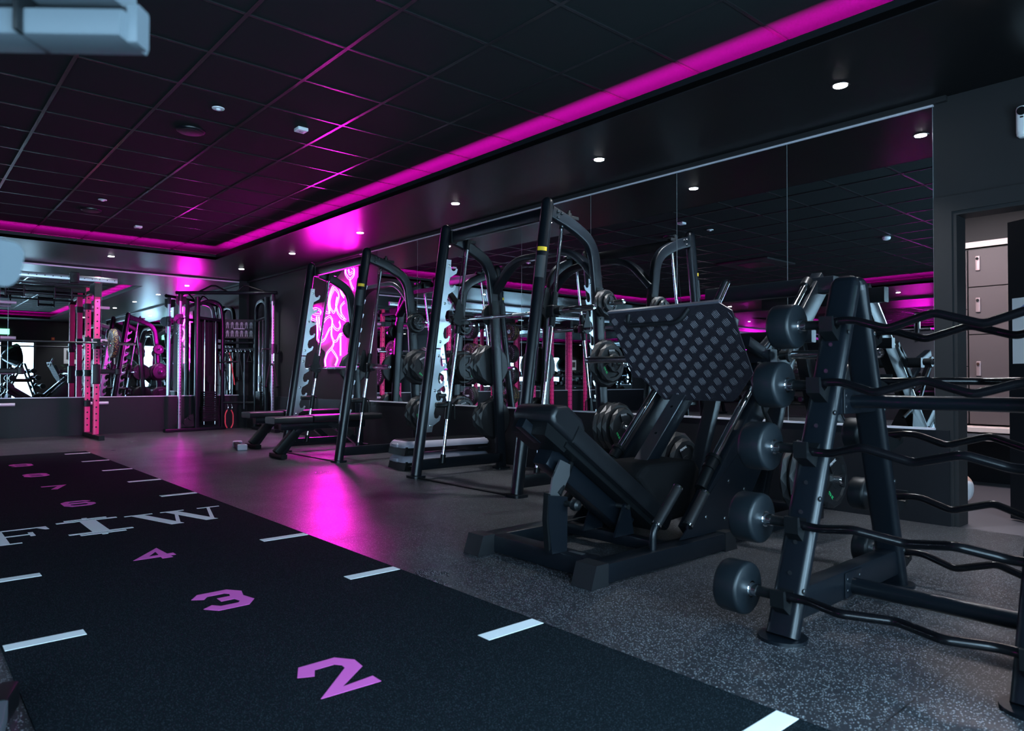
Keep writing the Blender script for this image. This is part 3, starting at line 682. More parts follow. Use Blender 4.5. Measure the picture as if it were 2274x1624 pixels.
def smith_bar(T, z):
    """bar with its two carriages, rides on the rods"""
    x = .265+.3*(z-.15)/2.12
    b = MB(); b.cyl((x, .05, z), (x, SW-.05, z), .0145, 16); bar = b.build('lift_bar', 'chrome', T)
    for y0, y1 in ((.36, .56), (SW-.56, SW-.36)):
        e = MB(); e.cyl((x, y0, z), (x, y1, z), .0155, 16); e.build('knurled_grip', 'steel', bar)
    for yy, sg in ((0, -1), (SW, 1)):
        yr = yy-sg*.055
        e = MB(); d = Vector((.3, 0, 2.12)).normalized(); c = Vector((x, yr, z))
        e.cyl(c-d*.13, c+d*.16, .029, 16); e.box(c+Vector((.0, 0, 0)), (.085, .075, .10), .01)
        e.build('carriage', 'black', bar)
        e = MB(); e.prism([c+Vector((-.10, -sg*.045, -.02)), c+Vector((-.03, -sg*.045, -.06)), c+Vector((.04, -sg*.045, -.02)), c+Vector((-.02, -sg*.045, .20)), c+Vector((-.05, -sg*.045, .20))], (0, sg*.010, 0)); e.cyl(c+Vector((-.10, -sg*.05, .03)), c+Vector((-.10, sg*.0, .03)), .014); e.build('latch_hook', 'black', bar)
        e = MB(); y0 = yy+sg*.02
        e.cyl((x, y0, z), (x, yy+sg*.40, z), .0245, 20); e.lathe([(.0245, 0), (.020, .010), (.012, .012)], (x, yy+sg*.40, z), (0, sg, 0), 20); e.build('sleeve', 'chrome', bar)
        e = MB(); e.cyl((x, y0, z), (x, yy+sg*.055, z), .042, 20); e.cyl((x, yy-sg*.02, z), (x, yy+sg*.03, z), .034, 20); e.build('collar', 'black', bar)
smA = smith((3.705, 4.15, 0))
smB = dup(smA, (3.735, 7.13, 0), label='black smith machine farther back in front of the neon sign, with a bench inside')
for c in kids(smA):
    if c.name.startswith('hook_plate') and max(v.co.y for v in c.data.vertices) < SW/2: bpy.data.objects.remove(c)
smith_bar(smA, 1.49); smith_bar(smB, 1.05)
gA, gB = 'weight plates on the near smith machine', 'weight plates on the far smith machine'
XU = lambda z: 1.045-(z/1.64)*.097
nA = (3.705, 4.15); nB = (3.735, 7.13)
for (px, py), g, nm in ((nA, gA, 'near'), (nB, gB, 'far')):
    y0 = py-.05
    stack(px+XU(1.58), 1.58, y0, -1, ['small', 'small', 'tiny'] if nm == 'near' else ['small', 'small', 'tiny'], 'the top horn, door side, %s smith machine' % nm, g)
    stack(px+XU(1.06), 1.06, y0, -1, ['big', 'mid', 'tiny'] if nm == 'near' else ['big', 'big', 'mid', 'mid'], 'the middle horn, door side, %s smith machine' % nm, g)
    stack(px+XU(.51), .51, y0, -1, ['big', 'big', 'big', 'mid'] if nm == 'near' else ['big', 'big', 'mid'], 'the lowest horn, door side, %s smith machine' % nm, g)
    y1 = py+SW+.05
    if nm == 'near':
        stack(px+XU(1.06), 1.06, y1, 1, ['big', 'big', 'big', 'mid'], 'the middle horn, far side, near smith machine', g)
        stack(px+XU(.51), .51, y1, 1, ['big', 'big', 'mid', 'mid'], 'the lowest horn, far side, near smith machine', g)
        stack(px+XU(1.58), 1.58, y1, 1, ['small'], 'the top horn, far side, near smith machine', g)
    else:
        stack(px+XU(1.58), 1.58, y1, 1, ['small', 'small'], 'the top horn, far side, far smith machine', g)
        stack(px+XU(1.06), 1.06, y1, 1, ['big', 'mid'], 'the middle horn, far side, far smith machine', g)
        stack(px+XU(.51), .51, y1, 1, ['big', 'big'], 'the lowest horn, far side, far smith machine', g)

# ================================================================== NEON SIGN
NE = {'L1': [(9.87, 1.895), (9.918, 2.042), (9.874, 2.196), (9.785, 2.302), (9.695, 2.329), (9.577, 2.311), (9.518, 2.263), (9.473, 2.175), (9.401, 2.127)], 'L2': [(9.446, 2.312), (9.512, 2.276), (9.473, 2.189), (9.386, 2.126)], 'L3': [(9.694, 2.258), (9.783, 2.188), (9.843, 2.093), (9.826, 1.992), (9.719, 1.913), (9.675, 1.967), (9.574, 2.142), (9.59, 2.185), (9.694, 2.258)], 'L4': [(9.604, 2.13), (9.647, 2.021), (9.586, 1.904), (9.483, 1.827), (9.34, 1.783)], 'L5': [(9.385, 2.029), (9.5, 1.982), (9.478, 1.883), (9.382, 1.807)], 'L6': [(10.46, 1.964), (10.444, 2.022), (10.313, 2.031), (10.168, 1.988), (10.12, 1.941), (10.167, 1.9), (10.311, 1.906), (10.41, 1.923)], 'L7': [(10.469, 1.95), (10.458, 1.867), (10.327, 1.844)], 'L8': [(10.279, 1.893), (10.244, 1.714), (10.241, 1.523), (10.151, 1.49), (10.02, 1.528), (9.928, 1.625), (9.852, 1.693), (9.783, 1.704)], 'L9': [(10.198, 1.887), (10.173, 1.71), (10.09, 1.604), (10.117, 1.736), (9.993, 1.845), (9.84, 1.881), (9.748, 1.801), (9.771, 1.689), (9.784, 1.576), (9.714, 1.491), (9.631, 1.487), (9.538, 1.59), (9.446, 1.588)], 'L11': [(9.747, 1.745), (9.687, 1.685), (9.598, 1.649), (9.519, 1.69), (9.564, 1.762)], 'L12': [(9.714, 1.488), (9.707, 1.424), (9.772, 1.369), (9.917, 1.295), (9.984, 1.195), (9.964, 1.106)], 'L13': [(9.772, 1.369), (9.652, 1.288), (9.571, 1.202), (9.656, 1.102)], 'L14': [(9.492, 1.584), (9.488, 1.256)], 'L15': [(9.348, 2.523), (9.359, 2.469), (9.276, 2.394), (9.22, 2.372), (9.124, 2.416), (9.119, 2.477), (9.202, 2.52)], 'L16': [(9.269, 2.514), (9.235, 2.439), (9.166, 2.468)], 'L17': [(9.228, 2.37), (9.177, 2.272), (9.116, 2.208)], 'L18': [(9.826, 1.992), (9.87, 1.895), (9.994, 1.917), (10.042, 1.993)]}
BACK = [(10.0, 2.40), (9.696, 2.41), (9.435, 2.561), (9.03, 2.56), (9.03, 2.152), (9.196, 1.522), (9.221, 1.277), (9.40, 1.062), (10.013, 1.066), (10.048, 1.327), (10.29, 1.45), (10.342, 1.808), (10.525, 1.83), (10.528, 2.09), (10.027, 2.10)]
t = thing('neon_sign', 'large glowing magenta neon line drawing on the wall behind the far smith machine', 'neon sign', (XR, 9.8, 1.07)); OR = Vector(t.location)
b = MB(); b.prism([Vector((XR-.030, y, z)) for y, z in BACK], (.014, 0, 0)); b.build('backing_board', 'neonback', t, angle=0, loc=OR)
for k, pts in NE.items():
    for off in (0, .029):
        q = [Vector((y, z)) for y, z in pts]; n = len(q); out = []
        for i in range(n):
            d = (q[min(i+1, n-1)]-q[max(i-1, 0)]).normalized(); out.append(q[i]+Vector((-d.y, d.x))*off)
        path = fillet([(XR-.052, p.x, p.y) for p in out], .035, 3)
        b = MB(); b.tube(path, .0050, 6); b.build('neon_tube', 'tube', t, loc=OR)
b = MB()
for y, z in ((9.7, 2.3), (9.9, 1.9), (9.6, 1.5), (10.4, 1.95), (9.2, 2.4), (9.7, 1.2)): b.cyl((XR-.018, y, z), (XR-.0005, y, z), .012)
detail_std = b; b.off = OR
detail(kids(t)[0], b, 'chrome')
t = thing('small_neon_sign', 'small white neon sign on the opposite left wall, reflected in the right mirror', 'neon sign', (XL+.02, 11.2, 1.9))
b = MB(); b.tube(fillet([(.03, -.18, .1), (.03, -.05, -.02), (.03, 0, .16), (.03, .1, -.02), (.03, .2, .14)], .05), .014, 8); b.tube([(.03, .06, -.02), (.03, .04, -.28)], .014, 8); b.build('neon_tube', 'screen', t)
b = MB(); b.box((0, 0, 0), (.02, .5, .6), .005); b.build('backing_board', 'neonback', t)

# ================================================================== LEG PRESS
t = LP = thing('leg_press', 'black incline leg press with tread plate sled, chrome rails and reclined back pad', 'leg press', (3.2, 2.54, 0)); OR = Vector(t.location)
def B(mb, name, m, par=None, angle=32): return mb.build(name, m, par or t, angle, loc=OR)
fr = MB()
fr.beam((2.42, 2.16, .052), (3.38, 2.16, .052), .11, .088, .006); fr.beam((2.42, 2.95, .052), (4.62, 2.95, .052), .11, .088, .006)
fr.beam((2.47, 2.21, .052), (2.47, 2.90, .052), .10, .088, .006); fr.beam((3.30, 2.20, .052), (4.60, 2.20, .052), .09, .08, .006)
fr.beam((4.58, 2.15, .052), (4.58, 3.0, .052), .10, .08, .006); fr.beam((3.0, 2.21, .06), (3.0, 2.9, .06), .06, .06, .005)
B(fr, 'base_frame', 'frame')
for x, y, sg in ((2.37, 2.16, -1), (3.43, 2.16, 1), (2.37, 2.95, -1), (4.66, 2.95, 1)):
    b = MB(); b.prism([Vector((x-sg*.055, y-.062, .001)), Vector((x+sg*.060, y-.062, .001)), Vector((x+sg*.025, y-.062, .103)), Vector((x-sg*.055, y-.062, .103))], (0, .124, 0)); B(b, 'end_cap', 'rubber', angle=0)
b = MB(); b.box((2.475, 2.34, .0975), (.03, .085, .002), .0008); B(b, 'maker_badge', 'labelgrey')
# near and far inclined side rails
ri = Vector((1, 0, .98)).normalized(); rn = Vector((-.98, 0, 1)).normalized()
for y, sg in ((2.20, -1), (2.88, 1)):
    a = Vector((3.19, y, .10)); e_ = a+ri*(2.12 if sg < 0 else 1.56)
    b = MB(); b.beam(a, e_, .075, .15, .008, (0, 1, 0) if False else rn); rail = B(b, 'side_rail', 'frame')
    b = MB(); b.cyl(a+ri*.44+rn*.115, a+ri*(1.95 if sg < 0 else 1.51)+rn*.115, .021, 20); B(b, 'guide_rod', 'chrome')
    b = MB(); b.cyl(a+ri*.36+rn*.115, a+ri*.44+rn*.115, .036, 20); b.cyl(a+ri*.425+rn*.115, a+ri*.445+rn*.115, .043, 20); b.cyl(a+ri*.24+rn*.10, a+ri*.36+rn*.112, .032, 16); B(b, 'rubber_bumper', 'black', rail); b = MB(); q = 1.93 if sg < 0 else 1.50; b.cyl(a+ri*q+rn*.115, a+ri*(q+.06)+rn*.115, .034, 20); B(b, 'rubber_bumper', 'black', rail)
    b = MB(); yy = y-.041 if sg < 0 else y+.041-.008
    b.prism([Vector(p) for p in ((3.05, yy, .10), (3.60, yy, .10), (3.88, yy, .42), (3.84, yy, .66), (3.36, yy, .34))], (0, .008, 0)); g = B(b, 'gusset_plate', 'frame', angle=0)
    b = MB()
    for x, z in ((3.28, .19), (3.46, .16), (3.50, .36), (3.66, .30), (3.74, .52)): bolt(b, (x, yy if sg < 0 else yy+.008, z), (0, sg, 0), .012, .008)
    b.off = OR; detail(g, b, 'darksteel', 1)
    # rear upright
    b = MB(); b.beam((4.02, y-sg*.10, .05), (4.56, y-sg*.10, 1.36), .07, .09, .008, (0, 1, 0)); B(b, 'rear_upright', 'frame')
    # padded hand grip
    gx = 2.80 if sg < 0 else 2.98; gy = 2.14 if sg < 0 else 2.93
    b = MB(); b.tube(fillet([(gx, gy, .095), (gx, gy, .19), (gx+.20, gy, .37)], .04), .017, 12); st = B(b, 'grip_stem', 'frame')
    b = MB(); b.cyl((gx+.03, gy, .215), (gx+.20, gy, .372), .025, 16); gp = B(b, 'hand_grip', 'rubber', st)
    b = MB(); b.cyl((gx+.022, gy, .208), (gx+.030, gy, .215), .027, 16); B(b, 'chrome_ring', 'chrome', st)
    b = MB(); b.cyl((gx+.20, gy, .372), (gx+.207, gy, .379), .027, 16); B(b, 'chrome_ring', 'chrome', st)
    b = MB(); b.cyl((3.05, y-.09*1, .19), (3.19, y-.09, .33), .026, 16); B(b, 'stop_cushion', 'rubber')
    b = MB(); b.cyl((3.042, y-.09, .182), (3.05, y-.09, .19), .028, 16); B(b, 'chrome_ring', 'chrome')
    b = MB(); b.cyl((3.19, y-.09, .33), (3.197, y-.09, .337), .028, 16); B(b, 'chrome_ring', 'chrome')
# middle toothed rack bar and head crossbeam
b = MB(); a = Vector((3.10, 2.60, .20)); b.beam(a, a+ri*1.25, .07, .09, .006, rn); B(b, 'centre_rail', 'frame')
b = MB(); b.prism([a+rn*.047+Vector((0, -.045, 0)), a+rn*.047+Vector((0, .045, 0)), a+rn*.047+ri*1.1+Vector((0, .045, 0)), a+rn*.047+ri*1.1+Vector((0, -.045, 0))], rn*.008); rk = B(b, 'bright_guide_strip', 'steel', angle=0)
b = MB()
for s_ in (.30, .52, .74, .96): b.cyl(a+rn*.0545+ri*s_, a+rn*.057+ri*s_, .009, 10)
b.off = OR; detail(rk, b, 'black', 1)
b = MB(); b.beam((4.63, 2.06, 1.545), (4.63, 3.02, 1.545), .08, .11, .008); B(b, 'top_crossbeam', 'frame')
b = MB(); b.beam((4.40, 2.1, 1.20), (4.40, 2.98, 1.20), .06, .08, .008); B(b, 'rear_crossbeam', 'frame')
# back pad assembly
O0 = Vector((2.45, 0, .49)); d = Vector((.82, 0, -.572)).normalized(); n_ = Vector((.572, 0, .82)).normalized(); YC = 2.55
def at(s_, h, y=YC): return O0+d*s_+n_*h+Vector((0, y, 0))
b = MB(); b.beam(at(-.03, .05), at(.73, .05), .10, .10, .008, n_); B(b, 'back_beam', 'frame')
b = MB(); b.beam(at(-.04, .115), at(.86, .115), .26, .03, .006, n_); B(b, 'pad_board', 'black')
b = MB(); b.beam(at(-.03, .182), at(.90, .182), .31, .105, .022, n_); bp = B(b, 'back_pad', 'pad')
b = MB()
for y in (YC-.156, YC+.156): b = MB(); b.tube([at(-.02, .137, y), at(.88, .137, y)], .0035, 6); B(b, 'piping', 'pad', bp)
b = MB()
hp = [(-.215, .17), (-.18, .14), (.00, .14), (.035, .17), (.035, .245), (-.02, .275), (-.15, .275), (-.215, .225)]
b.prism([at(s_, h, YC-.145) for s_, h in hp], (0, .29, 0)); hd = B(b, 'head_pad', 'pad', angle=40)
mo = hd.modifiers.new('bevel', 'BEVEL'); mo.width = .028; mo.segments = 4
b = MB(); b.prism([at(s_, h, YC-.12) for s_, h in [(-.20, .14), (-.18, .08), (-.02, .08), (.0, .14)]], (0, .24, 0)); B(b, 'head_shell', 'black', angle=0)
b = MB(); b.beam(at(-.25, .10), at(-.10, .10), .05, .05, .004, n_); B(b, 'head_tube', 'frame')
hd.data.materials[0] = M['pad']
# adjuster: sector bracket, post plate, knob
b = MB(); b.prism([Vector(p) for p in ((2.37, 2.40, .095), (2.47, 2.40, .095), (2.475, 2.40, .355), (2.345, 2.40, .375), (2.345, 2.40, .25))], (0, .035, 0)); po = B(b, 'adjuster_post', 'frame', angle=0)
b = MB(); b.prism([Vector(p) for p in ((2.335, 2.402, .26), (2.345, 2.402, .385), (2.36, 2.402, .38), (2.36, 2.402, .12), (2.35, 2.402, .11))], (0, .031, 0)); B(b, 'rubber_edge', 'black', po, 0)
b = MB(); b.prism([Vector(p) for p in ((2.40, 2.455, .33), (2.47, 2.455, .33), (2.545, 2.455, .445), (2.55, 2.455, .50), (2.48, 2.455, .53), (2.43, 2.455, .45))], (0, .010, 0)); B(b, 'sector_plate', 'steel', angle=0)
b = MB(); b.cyl((2.46, 2.40, .325), (2.46, 2.36, .325), .014); b.lathe([(.010, 0), (.024, .010), (.028, .026), (.024, .042), (.010, .052)], (2.46, 2.362, .325), (0, -1, 0), 20); B(b, 'knob', 'black', po)
b = MB(); b.cyl((2.47, 2.46, .36), (2.60, 2.50, .50), .017, 12); B(b, 'gas_strut', 'black')
for y in (2.44, 2.66): b = MB(); b.prism([Vector(p) for p in ((2.86, y-.006, .095), (3.02, y-.006, .095), (2.985, y-.006, .25), (2.96, y-.006, .275), (2.935, y-.006, .25))], (0, .012, 0)); B(b, 'pivot_bracket', 'frame', angle=0)
b = MB(); b.cyl((2.96, 2.42, .245), (2.96, 2.68, .245), .013); B(b, 'pivot_pin', 'darksteel')
# dark felt seat bucket
b = MB(); b.prism([Vector(p) for p in ((3.28, 2.40, .12), (3.56, 2.40, .14), (3.60, 2.40, .40), (3.55, 2.40, .455), (3.10, 2.40, .46), (3.02, 2.40, .40))], (0, .34, 0)); st = B(b, 'seat_bucket', 'carpet', angle=0)
mo = st.modifiers.new('bevel', 'BEVEL'); mo.width = .03; mo.segments = 3
# sled: tread plate, handle, carriage and horns
PP = [(3.42, 2.963, 1.34), (3.417, 2.16, 1.345), (3.439, 2.096, 1.3), (3.604, 2.066, 0.957), (3.666, 2.193, 0.829), (3.682, 2.237, 0.796), (3.682, 2.724, 0.795), (3.617, 2.85, 0.931), (3.614, 2.921, 0.937)]
P0 = Vector((3.68, 0, .80)); pu = Vector((0, -1, 0)); pv = Vector((-.28, 0, .58)).normalized(); pn = pu.cross(pv)
if pn.x > 0: pn = -pn
uv = [(-(p[1]), (Vector(p)-P0).dot(pv)) for p in PP]
mk = lambda u_, v_, h=0: P0+pv*v_+Vector((0, -u_, 0))+pn*h
b = MB(); b.prism([mk(u_, v_) for u_, v_ in uv], -pn*.008); tp = B(b, 'tread_plate', 'tread', angle=0)
def inside(x, y):
    c = False; n = len(uv)
    for i in range(n):
        (x1, y1), (x2, y2) = uv[i], uv[i-1]
        if (y1 > y) != (y2 > y) and x < (x2-x1)*(y-y1)/(y2-y1)+x1: c = not c
    return c
b = MB(); pt = .052
for i in range(-2, 22):
    for j in range(-1, 15):
        cx, cy = -2.98+i*pt, .02+j*pt
        if (i+j) % 2: cx += 0
        ang = math.radians(-62 if (i+j) % 2 else 22)
        ln, gp = (.054, .0092) if (i+j) % 2 else (.042, .0086)
        for q in range(5):
            o_ = (q-2)*gp; dx, dy = math.cos(ang), math.sin(ang); mx, my = cx-dy*o_, cy+dx*o_; hl = ln/2*(1-abs(q-2)*.10)
            if not (inside(mx-dx*hl*1.15, my-dy*hl*1.15) and inside(mx+dx*hl*1.15, my+dy*hl*1.15)): continue
            w_ = .0016; pts = [(-hl, 0, 0), (-hl*.7, w_, 0), (hl*.7, w_, 0), (hl, 0, 0), (hl*.7, -w_, 0), (-hl*.7, -w_, 0)]
            vs = [mk(mx+dx*a_-dy*c_, my+dy*a_+dx*c_, 0) for a_, c_, _ in pts]+[mk(mx-dx*hl*.7, my-dy*hl*.7, .0016), mk(mx+dx*hl*.7, my+dy*hl*.7, .0016)]
            b.add(vs, [(0, 1, 6), (1, 2, 7, 6), (2, 3, 7), (3, 4, 7), (4, 5, 6, 7), (5, 0, 6)])
lg = B(b, 'tread_lugs', mat('worn_tread_lug', (.055, .052, .062), .40, .5), tp, 0); lg['label'] = 'worn raised lugs'
b = MB(); b.prism([mk(-2.963, uv[0][1], .003), mk(-2.16, uv[1][1], .003), mk(-2.16, uv[1][1]+.012, .003), mk(-2.963, uv[0][1]+.012, .003)], -pn*.028); B(b, 'edge_strip', 'edgegrey', tp, 0)
b = MB(); hz = uv[0][1]; b.tube(fillet([mk(-2.80, hz-.02, 0), mk(-2.80, hz-.075, .045), mk(-2.42, hz-.075, .045), mk(-2.36, hz-.01, 0)], .05, 6), .014, 12); B(b, 'sled_handle', 'rubber', tp)
cr = MB()
for y in (2.20, 2.88):
    a = Vector((3.19, y, .10))+ri*1.02+rn*.115; c = a+ri*.36
    for q in (a, c): cr.cyl(q-ri*.05, q+ri*.05, .042, 16)
    cr.beam(a-ri*.04+rn*.05, c+ri*.04+rn*.05, .05, .05, .006, rn)
    cr.beam(a+rn*.05, Vector((3.62, y, 1.02)), .04, .05, .006, (0, 1, 0)); cr.beam(c+rn*.05, Vector((3.86, y, 1.06)), .04, .05, .006, (0, 1, 0))
cr.beam((3.86, 2.08, 1.06), (3.86, 3.00, 1.06), .08, .08, .008); cr.beam((3.70, 2.54, .92), (3.55, 2.54, 1.28), .08, .05, .006, (0, 1, 0)); cr.beam((3.62, 2.12, 1.14), (3.86, 2.12, 1.06), .05, .06, .006); cr.beam((3.62, 2.96, 1.14), (3.86, 2.96, 1.06), .05, .06, .006)
B(cr, 'sled_carriage', 'frame')
for y0, sg in ((2.06, -1), (3.02, 1)):
    b = MB(); x, z = 3.90, 1.065
    b.cyl((x, y0, z), (x, y0+sg*.54, z), .0245, 20); b.lathe([(.0265, 0), (.0265, .01), (.022, .022), (.010, .030)], (x, y0+sg*.54, z), (0, sg, 0), 20); h = B(b, 'weight_horn', 'chrome')
    b = MB(); b.cyl((x, y0, z), (x, y0+sg*.05, z), .027, 20); b.cyl((x, y0+sg*.05, z), (x, y0+sg*.065, z), .040, 20); B(b, 'stop_collar', 'darksteel', h)
b = MB(); b.cyl((3.50, 2.24, 1.33), (3.575, 2.215, 1.475), .024, 20); b.lathe([(.024, 0), (.020, .012), (.010, .018)], (3.575, 2.215, 1.475), (.075, -.025, .145), 20); B(b, 'upper_horn', 'chrome')
b = MB(); b.tube(fillet([(4.02, 2.17, .62), (3.82, 2.12, .74), (3.72, 2.10, .95), (3.70, 2.08, 1.02)], .05), .013, 10); B(b, 'release_lever', 'darksteel')
for y0, sg in ((2.18, -1), (2.86, 1)):
    b = MB(); b.cyl((4.14, y0, .345), (4.14, y0+sg*.36, .345), .0235, 18); b.lathe([(.0235, 0), (.018, .010)], (4.14, y0+sg*.36, .345), (0, sg, 0), 18); B(b, 'storage_horn', 'chrome')
def flipstack(x, z, y, sgn, keys, where, group):
    for i, k in enumerate(keys):
        c = copy_tree(PL[k]); c.location = (x, y+(TH_[k] if sgn > 0 else 0), z); c.rotation_euler = (0, random.uniform(-.4, .4), 0)
        y += sgn*(TH_[k]+.006); tag(c, '%s black weight plate, %s on %s' % (SZ[k], ORD[len(keys)-1-i], where), 'weight plate', group)
flipstack(4.14, .345, 2.875, 1, ['mid', 'big', 'mid', 'big'], 'the wall side storage horn of the leg press', 'weight plates on the leg press')
flipstack(4.14, .345, 2.10, -1, ['big', 'big', 'big', 'mid', 'mid'], 'the leg press horn behind the barbell rack', 'weight plates on the leg press')

# ================================================================== EZ BARBELL RACK
t = RK = thing('barbell_rack', 'black A-frame barbell rack in the right foreground', 'rack', (2.92, .92, 0)); OR = Vector(t.location)
ZR = (1.145, .905, .665, .395, .15)
FX = (2.80, 2.69, 2.585, 2.515, 2.410); RX = (3.20, 3.31, 3.43, 3.48, 3.52); RZ = (1.12, .92, .67, .385, .125)
for yy in (1.27, .528):
    f = []
    for x0, x1, sg in ((2.41, 2.935, -1), (3.42, 3.01, 1)):
        b = MB(); a, c = Vector((x0, yy, .01)), Vector((x1, yy, 1.30)); dd = (c-a).normalized()
        prof = [(-.045, -.028), (.0, -.036), (.035, -.034), (.052, -.020), (.057, 0), (.052, .020), (.035, .034), (0, .036), (-.045, .028)]
        # flat face outward, rounded face toward the camera side
        b.sweep([a, c, c+dd*.03, c+dd*.045], prof, (1, 0, 0)); 
        b = MB(); rr = rrect(.075, .110, .034, 5)
        sw = MB(); sw.sweep([a, c], rrect(.118, .056, .026, 5), (0, 0, 1) if False else (1, 0, 0))
        e0 = c
        pth = [a, c]; vs0 = rrect(.118, .056, .026, 5)
        sw = MB(); steps = [(0, 1), (1, 1)]
        sw.sweep([a, c], vs0, (1, 0, 0))
        for h, k in ((.02, .96), (.038, .82), (.05, .55)): pass
        caps = [(c+dd*h, k) for h, k in ((0, 1), (.02, .96), (.038, .82), (.050, .55), (.054, .25))]
        for (p0, k0), (p1, k1) in zip(caps, caps[1:]):
            tt = dd; sd = tt.cross(Vector((1, 0, 0))).normalized(); u = sd.cross(tt).normalized(); n = len(vs0)
            v_ = [p0+sd*a_*k0+u*b_*k0 for a_, b_ in vs0]+[p1+sd*a_*k1+u*b_*k1 for a_, b_ in vs0]
            sw.add(v_, [(q, (q+1) % n, n+(q+1) % n, n+q) for q in range(n)])
        leg = B(sw, 'leg', 'frame')
        b = MB(); b.sweep([(x0, yy, 0), (x0, yy, .012)], circ(.085, 24), (1, 0, 0)); B(b, 'foot_flange', 'frame')
        e = MB()
        for q in range(11):
            z = .12+q*.105; x = x0+(x1-x0)*(z/1.30)
            e.cyl((x+sg*.0370, yy, z), (x+sg*.0385, yy, z-.0), .008, 10)
            if q % 3 == 0: bolt(e, (x, yy-.0545, z+.05), (0, -1, 0), .010, .006)
        e.off = OR; detail(leg, e, 'darksteel')
        zz = ZR if sg < 0 else RZ; xx = FX if sg < 0 else RX
        for z, xb in zip(zz, xx):
            xl = x0+(x1-x0)*(z/1.30); b = MB(); xm = xl+sg*.040
            b.prism([Vector((xm-sg*.012, yy-.026, z-.085)), Vector((xm-sg*.012+sg*.0, yy-.026, z+.02)), Vector((xb+sg*.0-sg*.02, yy-.026, z-.012)), Vector((xb+sg*.0, yy-.026, z-.022)), Vector((xb+sg*.022, yy-.026, z-.005)), Vector((xb+sg*.030, yy-.026, z+.030)), Vector((xb+sg*.044, yy-.026, z+.030)), Vector((xb+sg*.040, yy-.026, z-.030))], (0, .052, 0))
            B(b, 'bar_hook', 'black', angle=0)
    b = MB(); b.beam((2.41+.525*.85/1.3+.0, yy, .84), (3.42-.41*.85/1.3, yy, .84), .075, .105, .012); B(b, 'middle_crossbar', 'frame')
    b = MB(); b.beam((2.46, yy, .115), (3.38, yy, .115), .075, .115, .012); B(b, 'bottom_crossbar', 'frame')
    b = MB(); sg = -1 if yy > 1 else 1
    for z in (.84, .115):
        b = MB()
        for dx in (-.055, .055):
            for dz in (-.022, .022): bolt(b, (2.90+dx, yy+sg*.040, z+dz), (0, sg, 0), .009, .006)
        b.box((2.90, yy+sg*.041, z), (.15, .006, .10), .003); B(b, 'bolted_plate', 'frame')
    pass
b = MB(); b.cyl((2.90, .60, .84), (2.90, 1.23, .84), .026, 20); B(b, 'long_stretcher', 'frame')
b = MB(); b.cyl((2.90, .60, .105), (2.90, 1.23, .105), .032, 20); B(b, 'long_stretcher', 'frame')
def barbell(x, z, ang, r, th_, label):
    T_ = thing('curl_barbell', label, 'barbell', (x, .90, z), group='curl barbells on the foreground rack')
    zz = [(.41, 0), (.29, 0), (.17, 0), (.03+.0, 0)]
    pts = [(.47, 0), (.40, 0), (.33, .012), (.28, .012), (.155, -.028), (.0, .022), (-.155, -.028), (-.28, .012), (-.33, .012), (-.40, 0), (-.47, 0)]
    ca, sa = math.cos(ang), math.sin(ang)
    path = fillet([(q*sa*1.3, y, q*ca) for y, q in pts], .022, 5)
    b = MB(); b.rtube(path, [.0155]*len(path), 14); b.build('shaft', 'barblack', T_)
    for sg in (1, -1):
        y = sg*.50
        b = MB(); ro = [(r*.30, 0), (r*.9, 0), (r*.97, .004), (r, .014), (r, th_-.014), (r*.97, th_-.004), (r*.9, th_), (r*.30, th_), (.02, th_)]
        b.lathe(ro, (0, y-sg*.0, 0), (0, sg, 0), 40); hd = b.build('head', 'headrub', T_, 50)
        b = MB(); b.lathe([(.030, -.010), (.030, .004)], (0, y, 0), (0, sg, 0), 24); b.lathe([(.022, -.035), (.025, -.012), (.026, 0)], (0, y, 0), (0, sg, 0), 20)
        b.build('collar', 'chrome', hd)
        b = MB(); b.cyl((0, sg*.40, 0), (0, sg*.475, 0), .019, 16); b.build('inner_sleeve', 'black', T_)
lv = ['top', 'second from top', 'middle', 'second from bottom', 'bottom']
for k in range(5):
    barbell(FX[k], ZR[k], (0.0, .3, 2.6, 2.2, 1.57)[k], (.092, .093, .094, .095, .097)[k], .10, 'curl barbell with thick round black heads, %s row, camera side of rack' % lv[k])
    barbell(RX[k], RZ[k], (.2, 1.6, .2, .1, .1)[k], .076, .075, 'curl barbell with smaller round heads, %s row, wall side of rack' % lv[k])

